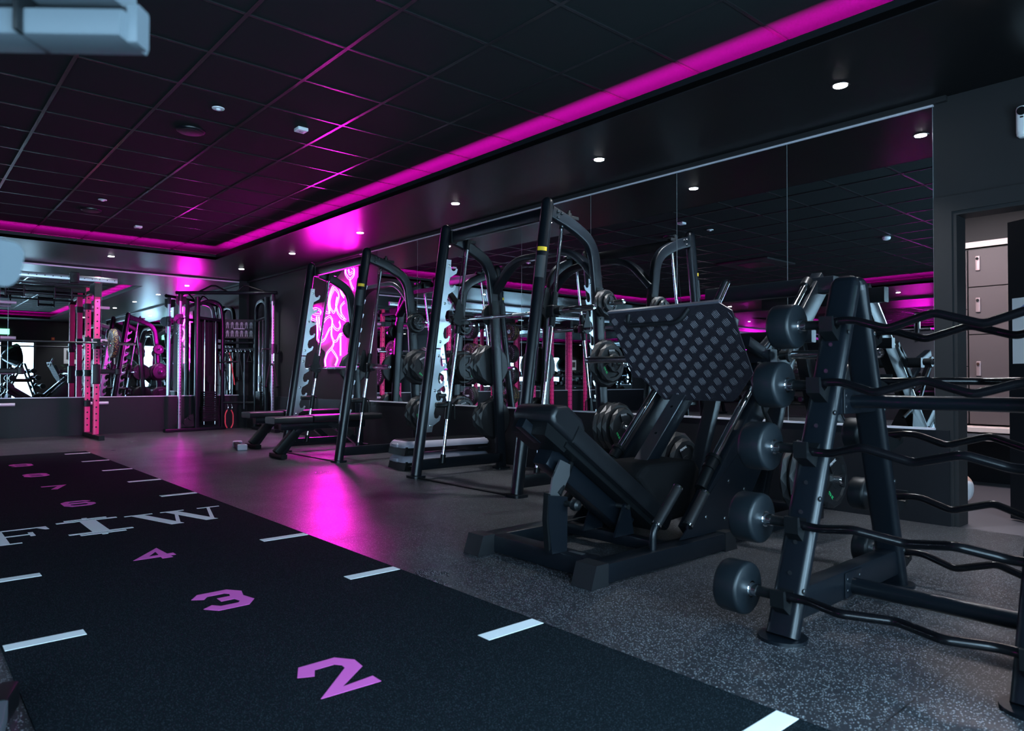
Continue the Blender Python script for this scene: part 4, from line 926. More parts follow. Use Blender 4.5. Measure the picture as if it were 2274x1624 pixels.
# ================================================================== BENCHES
def bench(loc, rz, label):
    t = thing('workout_bench', label, 'bench', loc, rz, 'black flat workout benches')
    b = MB(); b.sweep([(0, 0, .44), (.46, 0, .44)], rrect(.28, .075, .02, 3)); b.build('seat_pad', 'pad', t)
    b = MB(); b.sweep([(.48, 0, .45), (1.38, 0, .45)], rrect(.28, .075, .02, 3)); b.build('back_pad', 'pad', t)
    b = MB(); b.beam((.12, 0, .36), (1.20, 0, .36), .075, .08, .006); b.build('main_beam', 'frame', t)
    b = MB(); b.sweep(fillet([(.52, 0, .34), (.35, 0, .33), (.14, 0, .05)], .16, 6), rrect(.075, .075, .008, 2), (0, 1, 0)); lf = b.build('front_leg', 'frame', t)
    b = MB(); b.sweep([(.30, 0, .30), (.08, 0, .06)], rrect(.09, .09, .01, 2), (0, 1, 0)); b.build('leg_cover', 'black', lf)
    b = MB(); b.beam((.36, 0, .33), (.28, 0, .2), .06, .06, .004); b.build('seat_bracket', 'frame', t)
    b = MB(); b.beam((.10, -.18, .03), (.10, .18, .03), .07, .05, .008); b.build('front_foot', 'black', t)
    b = MB(); b.sweep(fillet([(.80, 0, .34), (.95, 0, .26), (1.20, 0, .05)], .1), rrect(.07, .07, .008, 2), (0, 1, 0)); b.build('rear_leg', 'frame', t)
    b = MB(); b.beam((1.22, -.28, .03), (1.22, .28, .03), .07, .05, .008); b.build('rear_foot', 'black', t)
    b = MB(); b.prism([Vector((.70, -.05, .36)), Vector((.98, -.05, .20)), Vector((1.05, -.05, .26)), Vector((.86, -.05, .38))], (0, .008, 0)); la = b.build('ladder_plate', 'darksteel', t, 0)
    b = MB()
    for x, z in ((.80, .32), (.88, .275), (.96, .235)): bolt(b, (x, -.05, z), (0, -1, 0), .012, .008)
    detail(la, b, 'chrome', 1)
    b = MB(); b.cyl((1.20, -.12, .10), (1.20, .12, .10), .016); b.build('carry_handle', 'rubber', t)
    return t
b1 = bench((3.28, 7.92, 0), -.02, 'black workout bench in front, inside the far smith machine')
dup(b1, (3.52, 9.28, 0), .03, 'black workout bench behind, below the neon sign')
t = thing('bench_foot_roller', 'low black foot roller bar with grey end blocks on the floor beside the rear bench', 'foot roller', (3.45, 9.35, 0), -.25)
b = MB(); b.beam((0, -.25, .04), (0, .25, .04), .07, .06, .012); b.build('bar', 'black', t)
b = MB(); b.box((.02, .28, .04), (.12, .08, .08), .01); b.build('end_block', 'grey', t)
b = MB(); b.box((.02, -.28, .04), (.12, .08, .08), .01); b.build('end_block', 'grey', t)

# ================================================================== AEROBIC STEPS
def step(z, label, top, rz):
    t = thing('aerobic_step', label, 'aerobic step', (4.42, 6.17, z), rz, 'stacked aerobic steps')
    L_, W_ = 1.05, .38
    b = MB(); n = 10; rows = []
    def outline(ins): return rrect(L_-2*ins, W_-2*ins, .07, 4)
    prof = [(0.0, .075), (0.0, .10), (.018, .132), (.03, .14)]
    vs = []; k = None
    for ins, zz in prof: p = outline(ins); k = len(p); vs += [Vector((x, y, zz)) for x, y in p]
    fs = [(i*k+q, i*k+(q+1) % k, (i+1)*k+(q+1) % k, (i+1)*k+q) for i in range(3) for q in range(k)]+[tuple(range(k-1, -1, -1))]+[tuple(3*k+q for q in range(k))]
    b.add(vs, fs); b.build('platform', 'grey', t, 35)
    if top:
        b = MB(); b.sweep([(0, 0, .1405), (0, 0, .147)], rrect(L_-.10, W_-.09, .04, 4), (1, 0, 0)); 
        b = MB(); p = rrect(L_-.10, W_-.09, .04, 4); b.prism([Vector((x, y, .1405)) for x, y in p], (0, 0, .006)); mt_ = b.build('rubber_mat', 'rubber', t, 30)
        b = MB()
        for q in range(9): b.box((0, -.12+q*.03, .1472), (L_-.16, .012, .0015))
        b.build('grip_rib', 'black', mt_, 0)
    for x in (-.42, .42):
        b = MB()
        b.prism([Vector((x-.10, -.185, 0)), Vector((x+.10, -.185, 0)), Vector((x+.08, -.185, .085)), Vector((x-.08, -.185, .085))], (0, .37, 0)); b.build('riser_block', 'black', t, 0)
        b = MB(); b.box((x, -.186, .035), (.12, .012, .02), .004); b.build('grip_slot', 'frame', t)
    for x in (-.53, .53):
        b = MB(); b.box((x, 0, .095), (.03, .12, .045), .01); b.build('end_handle', 'grey', t)
step(0, 'grey and black aerobic step, lower one of the stack by the right wall', False, -.10); step(.147, 'grey and black aerobic step, upper one of the stack by the right wall', True, -.10)
for o in PL.values():
    for c in kids(o): bpy.data.objects.remove(c)
    bpy.data.objects.remove(o)

# ================================================================== CABLE TRAINER (corner)
t = thing('cable_trainer', 'tall black cable machine with two towers across the far right corner', 'cable machine', (4.3, 12.5, 0)); OR = Vector(t.location); CT = t
TL, TR = Vector((3.74, 12.86, 0)), Vector((4.93, 11.80, 0))
LB, RB = Vector((4.50, 12.98, 0)), Vector((4.97, 12.66, 0))
up = lambda p, z: Vector((p.x, p.y, z))
def tower(A, Z, sg):
    dv = (Z-A).normalized(); nv = Vector((-dv.y, dv.x, 0)); L_ = (Z-A).length
    b = MB(); b.beam(up(A-dv*.25, .03), up(Z+dv*.05, .03), .09, .055, .01); B(b, 'foot_rail', 'frame')
    b = MB(); b.beam(up(A, .05), up(A, 2.24), .05, .05, .006, dv); cl = B(b, 'pulley_column', 'steel')
    e = MB()
    for q in range(34): e.cyl(up(A-dv*.0255-nv*0, .30+q*.05), up(A-dv*.0262, .30+q*.05), .008, 8); e.cyl(up(A+nv*.0255*sg*-1, .30+q*.05), up(A+nv*.0262*sg*-1, .30+q*.05), .008, 8)
    e.off = OR; detail(cl, e, 'black')
    b = MB(); b.beam(up(A, 2.24), up(A, 2.36), .06, .06, .006, dv); b.prism([up(A+dv*.10, 2.33), up(A+dv*.10, 2.20), up(A-dv*.02, 2.16), up(A-dv*.07, 2.20), up(A-dv*.07, 2.33)], nv*.012); B(b, 'head_plate', 'frame')
    b = MB(); c1 = A+dv*.30
    b.beam(up(c1, .05), up(c1, 2.34), .07, .07, .008, dv); b.sweep(fillet([up(c1, 2.20), up(c1+dv*.18, 2.30), up(Z-dv*.05, 2.26), up(Z, 1.95), up(Z, .04)], .22, 8), rrect(.06, .06, .01, 2), nv)
    b.cyl(up(c1, 1.98), up(Z, 1.95), .028); B(b, 'tower_frame', 'frame')
    b = MB(); q0, q1 = A+dv*.34, Z-dv*.04
    b.prism([up(q0+nv*.10*sg, .08), up(q1+nv*.10*sg, .08), up(q1+nv*.10*sg, 1.92), up(q0+nv*.10*sg, 1.92)], nv*.01*sg); B(b, 'rear_shroud', 'black', None, 0)
    m = (q0+q1)/2
    b = MB()
    for s_ in (-.10, .10): b = MB(); b.cyl(up(m+dv*s_, .10), up(m+dv*s_, 1.95), .011, 10); B(b, 'guide_rod', 'chrome')
    for q in range(14):
        w_ = .30 if q < 7 else .22
        b = MB(); z = .16+q*.038; b.prism([up(m-dv*w_/2-nv*.05, z), up(m+dv*w_/2-nv*.05, z), up(m+dv*w_/2+nv*.05, z), up(m-dv*w_/2+nv*.05, z)], (0, 0, .034)); B(b, 'stack_plate', 'black', None, 0)
    b = MB(); b.cyl(up(m, .69), up(m, .82), .010); b.cyl(up(m-nv*.02, .90), up(m+nv*.02, .90), .065, 20); b.tube([up(m-dv*.03, .9), up(m-dv*.03, 1.95)], .004, 6); b.tube([up(m+dv*.055, .9), up(m+dv*.055, 1.95)], .004, 6); B(b, 'stack_pulley', 'black')
    # sliding pulley carriage
    zc = 1.93 if sg > 0 else 1.42
    b = MB(); b.beam(up(A, zc-.09), up(A, zc+.09), .075, .075, .008, dv); 
    b.cyl(up(A-dv*.05-nv*.05, zc+.0), up(A-dv*.05-nv*.065, zc+.0), .085, 24); b.cyl(up(A-dv*.05-nv*.08, zc-.05), up(A-dv*.05-nv*.095, zc-.05), .045, 20)
    b.tube(fillet([up(A+nv*-.04, zc), up(A+nv*-.20, zc+.02), up(A+nv*-.22, zc-.12)], .05), .013, 10); b.tube(fillet([up(A+nv*.04, zc), up(A+nv*.18, zc+.0), up(A+nv*.2, zc-.06)], .04), .012, 10); ca = B(b, 'pulley_carriage', 'darksteel')
    b = MB(); b.tube([up(A-dv*.05, zc-.08), up(A-dv*.05, zc-.20)], .010, 8); b.tube(fillet([up(A-dv*.03, zc-.2), up(A-dv*.07, zc-.24), up(A-dv*.05, zc-.27)], .02), .006, 8); B(b, 'carabiner', 'chrome', ca)
    b = MB(); b.cyl(up(A+dv*.12, .16)-nv*.02, up(A+dv*.12, .16)+nv*.02, .055, 20); b.cyl(up(A+dv*.20, .24)-nv*.02, up(A+dv*.20, .24)+nv*.02, .045, 20); b.prism([up(A+dv*.02, .08), up(A+dv*.26, .08), up(A+dv*.24, .30), up(A+dv*.10, .22)], nv*.01); B(b, 'lower_pulleys', 'darksteel')
tower(TL, LB, 1); tower(TR, RB, -1)
b = MB(); a, c = up(TL-Vector((.06, -.04, 0)), 2.385), up(TR+Vector((.05, -.05, 0)), 2.385); b.cyl(a, c, .030, 16); B(b, 'top_crossbar', 'frame')
dr = (c-a).normalized()
def gb(s0, pts):
    b = MB(); b.tube(fillet([a+dr*(s0+x)+Vector((0, 0, z)) for x, z in pts], .02), .015, 10); h = B(b, 'pull_up_grip', 'black')
    e = MB()
    for x, z in (pts[1], pts[-2]): e = MB(); e.lathe([(.017, -.01), (.017, .01)], a+dr*(s0+x)+Vector((0, 0, z)), dr, 12); B(e, 'chrome_ring', 'chrome', h)
gb(.30, [(0, .0), (.10, .02), (.30, .12), (.38, .12), (.60, .01), (.66, 0)]); gb(1.02, [(0, .0), (.04, .03), (.13, .12), (.20, .12), (.50, .02), (.55, 0)])
for q in (1.56, .48): b = MB(); b.cyl(up(LB, q), up(RB, q), .022, 14); B(b, 'cross_tube', 'frame')
b = MB(); b.beam(up(LB, 1.44), up(RB, 1.44), .04, .06, .006); B(b, 'accessory_rail', 'frame')
nvv = Vector((.56, .83, 0)); ctr = (LB+RB)/2
pm = [up(LB+(RB-LB)*.06, 1.64), up(LB+(RB-LB)*.94, 1.64), up(LB+(RB-LB)*.94, 1.98), up(LB+(RB-LB)*.06, 1.98)]
b = MB(); b.prism(pm, nvv*.012); ch = B(b, 'exercise_chart', 'posterblk', None, 0)
e = MB(); dx = (RB-LB); W_ = dx.length; dx.normalize()
for r_ in range(2):
    for q in range(6):
        x, z = .06+q*W_*.86/6+.02, 1.86-r_*.15
        o_ = up(LB+dx*(.0+x), z)-nvv*.002
        for k, (p0, p1, w_) in enumerate((((.0, .07), (.0, .02), .012), ((-.012, .02), (-.016, -.04), .008), ((.012, .02), (.016, -.04), .008), ((.014, .065), (.024, .02), .006), ((-.014, .065), (-.024, .02), .006))):
            A_ = o_+dx*p0[0]+Vector((0, 0, p0[1])); Bq = o_+dx*p1[0]+Vector((0, 0, p1[1])); e.prism([A_-dx*w_/2, A_+dx*w_/2, Bq+dx*w_/2, Bq-dx*w_/2], -nvv*.001)
e.prism([up(LB+dx*W_*.32, 1.805)-nvv*.002, up(LB+dx*W_*.66, 1.805)-nvv*.002, up(LB+dx*W_*.66, 1.818)-nvv*.002, up(LB+dx*W_*.32, 1.818)-nvv*.002], -nvv*.001)
B(e, 'printed_figures', 'letter', ch, 0)
# accessories hanging on the rail
def hang(k, s_, kind, label, mcol='black'):
    p = up(LB+dx*W_*s_, 1.42)-nvv*.05
    g = thing(kind, label, 'cable attachment', p, group='cable attachments hanging on the rail')
    b = MB(); b.tube(fillet([(0, 0, .02), (.015, 0, -.02), (0, 0, -.05)], .01), .005, 8); b.build('clip', 'chrome', g)
    b = MB()
    if kind == 'tricep_rope':
        b.tube(fillet([(-.01, 0, -.05), (-.02, 0, -.20), (-.03, 0, -.52)], .05), .012, 10); b.lathe([(.018, 0), (.026, .02), (.018, .04)], (-.03, 0, -.55), (0, 0, 1), 12)
        b.build('rope', 'black', g)
    elif kind == 'cable_strap':
        b.tube(fillet([(0, 0, -.04), (.03, 0, -.15), (.05, 0, -.30), (.10, 0, -.62)], .06), .010, 8); b.build('strap', 'red' if mcol == 'red' else 'black', g)
    elif kind == 'straight_bar':
        b.cyl((0, 0, -.05), (0, 0, -1.05), .013, 10); b.build('bar', 'darksteel', g)
    else:
        b.tube(fillet([(0, 0, -.05), (-.045, 0, -.20), (.045, 0, -.20), (0, 0, -.05)], .02, 4), .006, 8); b.build('loop', mcol, g)
        b = MB(); b.cyl((-.045, 0, -.205), (.045, 0, -.205), .016, 12); b.build('grip', 'rubber', g)
for i, (s_, kd, lb, mc) in enumerate(((.12, 'stirrup_handle', 'black stirrup handle, leftmost on the attachment rail', 'black'), (.26, 'stirrup_handle', 'black stirrup handle, second from left on the attachment rail', 'black'), (.40, 'stirrup_handle', 'black stirrup handle, third from left on the attachment rail', 'black'),
    (.22, 'cable_strap', 'thin red strap hanging below the stirrup handles', 'red'), (.56, 'tricep_rope', 'black knotted rope hanging mid rail', 'black'), (.50, 'cable_strap', 'black ankle strap beside the knotted rope', 'black'), (.68, 'straight_bar', 'long thin black bar hanging right of the rope', 'black'), (.84, 'stirrup_handle', 'black stirrup handle, rightmost on the attachment rail', 'black'))):
    hang(i, s_, kd, lb, mc)
g = thing('tricep_rope', 'twisted rope attachment hanging from the right tower pulley', 'cable attachment', up(TR, 1.12)-Vector((.03, .03, 0)))
for s_ in (-1, 1):
    b = MB(); b.rtube([(0, 0, .05), (.035*s_, -.02*s_, .0), (.075*s_, -.05*s_, -.32)], [.014]*3, 10); b.build('rope', 'rubber', g); b = MB(); b.lathe([(.02, 0), (.028, .02), (.02, .04)], (.077*s_, -.052*s_, -.36), (0, 0, 1), 12); b.build('end_stop', 'black', g)
for k, s_ in enumerate((.18, .30)):
    g = thing('push_up_handle', 'red curved push up handle under the lower rail, %s of the pair' % ('left', 'right')[k], 'push up handle', up(LB+dx*W_*s_, .20)-nvv*.06, group='red push up handles')
    b = MB(); b.tube(fillet([(0, 0, .15), ((-1)**(k+1)*.035, 0, .08), ((-1)**(k+1)*.035, 0, -.10), (0, 0, -.17)], .06), .011, 8); b.build('curved_grip', 'red', g)
    b = MB(); b.tube(fillet([(0, 0, .14), (0.02, 0, .20), (0, 0, .26)], .02), .005, 8); b.build('hanging_loop', 'chrome', g)

# ================================================================== PINK RIG along the far wall
RY0, RY1 = 12.22, 12.86
t = thing('pink_rig', 'pink drilled steel training rig by the far wall mirror with silver crossbeam', 'rig', (.2, 12.5, 0)); OR = Vector(t.location)
UX = [2.36, 1.12, -.12, -1.36, -2.60, -3.84]
def upright(x, y, z1):
    b = MB(); b.beam((x, y, .06), (x, y, z1), .075, .075, .006, (0, 1, 0)); u_ = B(b, 'upright', 'pink')
    e = MB(); q = 0
    z = .18
    while z < z1-.08:
        st = .05 if .95 < z < 1.45 else .10
        for dd in ((0, -1, 0), (-1, 0, 0), (1, 0, 0)):
            d_ = Vector(dd); c = Vector((x, y, z)); e.cyl(c+d_*.0374, c+d_*.0379, .0125, 10)
        z += st
    e.off = OR; detail(u_, e, 'black')
for x in UX:
    upright(x, RY0, 2.46 if x > 2 else 2.36); upright(x, RY1, 2.36)
    b = MB(); b.beam((x, RY0-.42 if x > 2 else RY0-.1, .035), (x, RY1+.10, .035), .075, .07, .006); B(b, 'foot_beam', 'black')
    b = MB(); b.beam((x, RY0, 2.25), (x, RY1, 2.25), .07, .07, .006); b.prism([Vector((x-.045, RY0-.06, 2.15)), Vector((x-.045, RY0+.30, 2.28)), Vector((x-.045, RY0+.30, 2.36)), Vector((x-.045, RY0-.06, 2.36))], (.09, 0, 0)); B(b, 'top_tie', 'black')
b = MB(); b.beam((-4.0, RY0-.045, 2.41), (2.62, RY0-.045, 2.41), .05, .075, .004); bm_ = B(b, 'front_crossbeam', 'steel')
e = MB()
for q in range(60): e.cyl((2.58-q*.10, RY0-.0705, 2.41), (2.58-q*.10, RY0-.071, 2.41), .008, 8)
e.off = OR; detail(bm_, e, 'black')
b = MB(); b.beam((-4.0, RY1+.0, 2.30), (2.45, RY1, 2.30), .05, .075, .004); B(b, 'rear_crossbeam', 'black')
for x in (2.05, .95, -.3):
    b = MB(); b.box((x, RY0-.05, 2.41), (.12, .09, .16), .01); b.cyl((x, RY0-.10, 2.42), (x, RY0-.095, 2.42), .03); B(b, 'clamp_bracket', 'black')
for q, z in ((.25, 2.33), (.45, 2.20)): b = MB(); b.cyl((-3.9, RY0+q, z), (2.3, RY0+q, z), .016, 12); B(b, 'pull_up_bar', 'darksteel')
for x in (1.35, 1.95):
    b = MB(); y = RY0+.20; b.box((x-.11, y, 2.19), (.02, .05, .17), .004); b.box((x+.11, y, 2.19), (.02, .05, .17), .004); b.cyl((x-.11, y, 2.14), (x+.11, y, 2.14), .02, 12); b.cyl((x-.11, y, 2.25), (x+.11, y, 2.25), .016, 12); B(b, 'grip_frame', 'black')
for x in UX[:4]:
    for z in (2.05, 1.52, 1.00, .52):
        b = MB(); s_ = 1 if x > 2 else 1
        b.cyl((x+.038, RY1-.0, z), (x+.30, RY1, z), .024, 16); h = B(b, 'storage_peg', 'alu'); b = MB(); b.box((x, RY1, z), (.09, .09, .10), .006); B(b, 'peg_sleeve', 'black', h)
for x in (UX[0], UX[1]):
    b = MB(); b.box((x, RY0-.0, 1.44), (.095, .095, .16), .008); b.prism([Vector((x-.02, RY0-.13, 1.40)), Vector((x-.02, RY0-.045, 1.36)), Vector((x-.02, RY0-.045, 1.42)), Vector((x-.02, RY0-.11, 1.43)), Vector((x-.02, RY0-.13, 1.47))], (.05, 0, 0)); B(b, 'bar_cradle', 'black')
    b = MB(); b.box((x, RY0, .98), (.10, .10, .30), .01); b.beam((x, RY0-.0, 1.02), (x+.26, RY0, 1.02), .07, .07, .006); b.box((x+.29, RY0, 1.02), (.08, .09, .10), .01); B(b, 'spotter_arm', 'black')
# barbell in the rig
t = thing('olympic_barbell', 'long barbell resting across the front uprights of the pink rig', 'barbell', (1.47, RY0-.085, 1.45)); OR = Vector(t.location)
b = MB(); b.cyl((-.95, 0, 0), (.95, 0, 0), .014, 14); b.build('shaft', 'darksteel', t)
for s_ in (-1, 1):
    b = MB(); b.cyl((.95*s_, 0, 0), (.985*s_, 0, 0), .038, 18); b.cyl((.985*s_, 0, 0), (1.41*s_, 0, 0), .025, 18); b.build('sleeve', 'chrome', t)
def bumper(loc, m_, label, grp, r=.222, rot=0):
    t = thing('bumper_plate', label, 'bumper plate', loc, group=grp); t.rotation_euler = (0, 0, rot)
    b = MB(); b.lathe([(.03, 0), (.05, .004), (r*.62, .004), (r*.66, -.0), (r*.97, 0), (r, .010), (r, .060), (r*.97, .070), (r*.66, .070), (r*.62, .064), (.03, .066)], (0, 0, 0), (1, 0, 0), 40); b.build('disc', m_, t)
    b = MB(); b.lathe([(.026, -.003), (.050, -.003), (.050, .072), (.026, .072)], (0, 0, 0), (1, 0, 0), 24); b.build('steel_hub', 'chrome', t)
    for s_, x in ((1, .0712), (-1, -.0012)):
        for k, wd_ in enumerate(('20 KG', '20 KG', '20 KG')):
            pass
    e = MB()
    for q in range(26):
        if q % 9 == 8: continue
        a = 2*PI*q/26; d_ = Vector((0, math.cos(a), math.sin(a))); s_ = Vector((0, -math.sin(a), math.cos(a)))
        for xx, th in ((.0702, .001), (-.0002, -.001)):
            p = d_*r*.80; w_ = r*.055+(q % 3)*.002; h_ = r*.09; e.prism([Vector((xx, 0, 0))+p+s_*w_*.5+d_*h_, Vector((xx, 0, 0))+p-s_*w_*.5+d_*h_, Vector((xx, 0, 0))+p-s_*w_*.5-d_*h_, Vector((xx, 0, 0))+p+s_*w_*.1-d_*h_], (th, 0, 0))
    e.build('rim_lettering', 'letter', t, 0)
    return t
bb = bumper((2.53, RY0-.085, 1.45), 'camo', 'yellow flecked bumper plate loaded on the right end of the rig barbell', 'bumper plates on the pink rig')
dup(bb, (.34, RY0-.085, 1.45), label='yellow flecked bumper plate loaded on the left end of the rig barbell')
rows = {0: 'rightmost', 1: 'second', 2: 'third', 3: 'fourth'}
for i, x in enumerate(UX[:4]):
    for k, z in enumerate((2.05, 1.52, 1.00, .52)):
        for j in range(1 if (i == 0) else 2):
            if (i == 0 and k in (0, 3, 1)) or i == 1: continue
            c = dup(bb, (x+.07+j*.078, RY1, z), label='black bumper plate on the pink rig, %s upright from the right, %s peg%s' % (rows[i], ('top', 'upper middle', 'lower middle', 'bottom')[k], ' inner' if j == 0 else ' outer'))
            if (i+k) % 3:
                for ch in kids(c):
                    if ch.name.startswith('disc'):
                        ch.data = ch.data.copy(); ch.data.materials[0] = M['greenspk']

# ================================================================== OTHER MACHINES REFLECTED IN THE MIRRORS
# row of gym balls and a plate loaded machine beyond the near end of the room, left aisle racks
def ball(loc, r, label):
    b = MB(); n = 16; prof = [(max(.002, r*math.sin(PI*i/n)), -r*math.cos(PI*i/n)) for i in range(n+1)]
    b.lathe(prof, (0, 0, 0), (0, 0, 1), 32); o = b.build('medicine_ball', 'black', angle=60); o.location = (loc[0], loc[1], loc[2]+r)
    return tag(o, label, 'medicine ball', 'black medicine balls by the left aisle')
for k in range(5): ball((-5.9, 3.2+k*.5, 0), .17, 'black medicine ball on the floor by the opposite left wall, %s in the row' % ['first', 'second', 'third', 'fourth', 'fifth'][k])
# foreground machine at the left edge, out of focus
t = thing('foreground_machine', 'blurred pale blue grey machine arm and foot at the left edge, close to the camera', 'exercise machine', (-.10, 1.28, 0)); OR = Vector(t.location)
R_ = Vector((math.cos(YAW), -math.sin(YAW), 0)); F_ = Vector((math.sin(YAW), math.cos(YAW), 0))
def cs(lat, dep, z): return R_*lat+F_*dep+Vector((0, 0, z))
b = MB(); b.beam(cs(-.86, .93, 1.392), cs(-.485, .90, 1.372), .06, .034, .004); ar = B(b, 'upper_arm', 'bluegrey')
b = MB(); b.beam(cs(-.86, .93, 1.440), cs(-.500, .90, 1.420), .055, .026, .005); B(b, 'upper_rail', 'bluegrey')
b = MB(); b.beam(cs(-.620, .905, 1.392), cs(-.614, .905, 1.392), .072, .060, .003); b.beam(cs(-.86, .935, 1.418), cs(-.495, .91, 1.397), .03, .014, .002); B(b, 'dark_groove_strip', 'black', ar)  # black strips put in for the dark of the arm's gap and groove
b = MB(); b.beam(cs(-.487, .90, 1.378), cs(-.474, .90, 1.378), .030, .050, .004); B(b, 'end_plate', 'bluegrey', ar)
b = MB(); b.beam(cs(-.80, .95, .02), cs(-.80, .95, 1.50), .08, .08, .01, F_); B(b, 'column', 'bluegrey')
b = MB(); b.sweep([cs(-.80, .93, 1.115), cs(-.665, .90, 1.078)], rrect(.09, .060, .02, 4)); B(b, 'side_pad', 'bluegrey')
b = MB(); b.beam(cs(-.80, .95, .05), Vector((.222, 2.35, .05)), .07, .06, .006); ft = B(b, 'floor_foot', 'bluegrey')
b = MB(); b.beam(Vector((.205, 2.30, .045)), Vector((.245, 2.42, .045)), .085, .075, .008); B(b, 'foot_cap', 'black', ft)

# left aisle: dark dumbbell rack and a bench to fill the mirror reflections
t = thing('dumbbell_rack', 'long black dumbbell rack on the opposite left wall, seen in reflection', 'rack', (-6.4, 9.0, 0)); OR = Vector(t.location)
for y in (7.6, 9.0, 10.4):
    b = MB(); b.beam((-6.6, y, .02), (-6.2, y, 1.15), .07, .07, .008, (0, 1, 0)); b.beam((-6.7, y, .03), (-5.9, y, .03), .07, .06, .008); B(b, 'frame', 'frame')
for z, x in ((.35, -6.4), (.68, -6.3), (1.02, -6.2)):
    b = MB(); b.beam((x, 7.5, z), (x, 10.5, z), .30, .03, .006, (.3, 0, 1)); B(b, 'shelf', 'frame')
db0 = None
for r_, (z, x) in enumerate(((.35, -6.4), (.68, -6.3), (1.02, -6.2))):
    for q in range(12):
        lb = 'black round dumbbell on the %s shelf of the reflected rack, place %s' % (('bottom', 'middle', 'top')[r_], ('one', 'two', 'three', 'four', 'five', 'six', 'seven', 'eight', 'nine', 'ten', 'eleven', 'twelve')[q])
        if db0 is None:
            db0 = thing('dumbbell', lb, 'dumbbell', (x, 7.65+q*.245, z+.085), group='dumbbells on the reflected rack')
            b = MB(); b.cyl((-.06, 0, 0), (.06, 0, 0), .014, 10); b.build('handle', 'chrome', db0)
            for s_ in (-1, 1): b = MB(); b.lathe([(.05, 0), (.066, .01), (.066, .07), (.05, .08)], (.06*s_, 0, 0), (s_, 0, 0), 16); b.build('head', 'rubber', db0)
        else: dup(db0, (x, 7.65+q*.245, z+.085), label=lb)

# photographic softbox on a stand behind the camera (seen in the far mirror)
t = thing('softbox', 'black umbrella softbox on a thin stand near the windows, seen in the far mirror', 'softbox', (2.55, .05, 0)); OR = Vector(t.location)
b = MB(); c = Vector((2.55, .05, 1.55)); ax = Vector((.8, -.2, .1)).normalized(); b.lathe([(.05, 0), (.18, .12), (.33, .32), (.38, .45), (.375, .45), (.32, .33), (.17, .13), (.045, .01)], c, ax, 12); B(b, 'hood', 'black', None, 0)
b = MB(); b.cyl((2.55, .05, .4), c, .014, 10)
for q in range(3): a = 2*PI*q/3; b.cyl((2.55, .05, .7), (2.55+.4*math.cos(a), .05+.4*math.sin(a), .012), .010, 8)
B(b, 'stand', 'black')
t = thing('potted_plant', 'leafy green plant in a pot near the windows, seen in the far mirror', 'plant', (4.35, -.25, 0))
b = MB(); b.lathe([(.10, 0), (.14, .30), (.13, .30), (.12, .27)], (0, 0, 0), (0, 0, 1), 20); b.build('pot', 'grey', t)
b = MB()
for q in range(40):
    a, r_, z = random.uniform(0, 2*PI), random.uniform(.05, .28), random.uniform(.75, 1.35); p = Vector((r_*math.cos(a), r_*math.sin(a), z)); d_ = Vector((math.cos(a), math.sin(a), random.uniform(-.5, .3))).normalized(); s_ = d_.cross(Vector((0, 0, 1))).normalized()
    b.add([p, p+d_*.06+s_*.035, p+d_*.16, p+d_*.06-s_*.035], [(0, 1, 2, 3)])
b.build('foliage', 'leaf', t, 0)
b = MB()
for q in range(6): a = q; b.tube([(0, 0, .27), (.05*math.cos(a), .05*math.sin(a), .7), (.14*math.cos(a), .14*math.sin(a), 1.1)], .006, 6)
b.build('stem', 'leaf', t)
t = thing('wall_notice', 'white framed notice sheet on the back wall between windows, seen in the far mirror', 'notice', (4.5, YB+.01, 1.65))
b = MB(); b.box((0, 0, 0), (.42, .012, .55), .003); b.build('sheet', 'paper', t); b = MB(); b.box((0, .007, .02), (.28, .003, .3)); b.build('print', 'posterblk', t, 0)

# ================================================================== PERSON in the corridor, mostly hidden by the wall
def skin(name, joints, m_, par=None, sub=2):
    """joints: dict name -> (pos, radius); edges list"""
    J, Ed = joints; keys = list(J); me = bpy.data.meshes.new(name); me.from_pydata([J[k][0] for k in keys], [(keys.index(a), keys.index(c)) for a, c in Ed], [])
    o = bpy.data.objects.new(name, me); COL.objects.link(o); s_ = o.modifiers.new('skin', 'SKIN')
    for i, k in enumerate(keys):
        r_ = J[k][1]; r_ = (r_, r_) if not isinstance(r_, tuple) else r_; me.skin_vertices[0].data[i].radius = r_
    me.skin_vertices[0].data[0].use_root = True
    u_ = o.modifiers.new('sub', 'SUBSURF'); u_.levels = sub; u_.render_levels = sub
    bpy.context.view_layer.update(); dg = bpy.context.evaluated_depsgraph_get(); m2 = bpy.data.meshes.new_from_object(o.evaluated_get(dg)); bpy.data.objects.remove(o)
    o = bpy.data.objects.new(name, m2); COL.objects.link(o); m2.materials.clear(); m2.materials.append(M[m_]); m2.polygons.foreach_set('use_smooth', [True]*len(m2.polygons))
    if par: o.parent = par
    return o
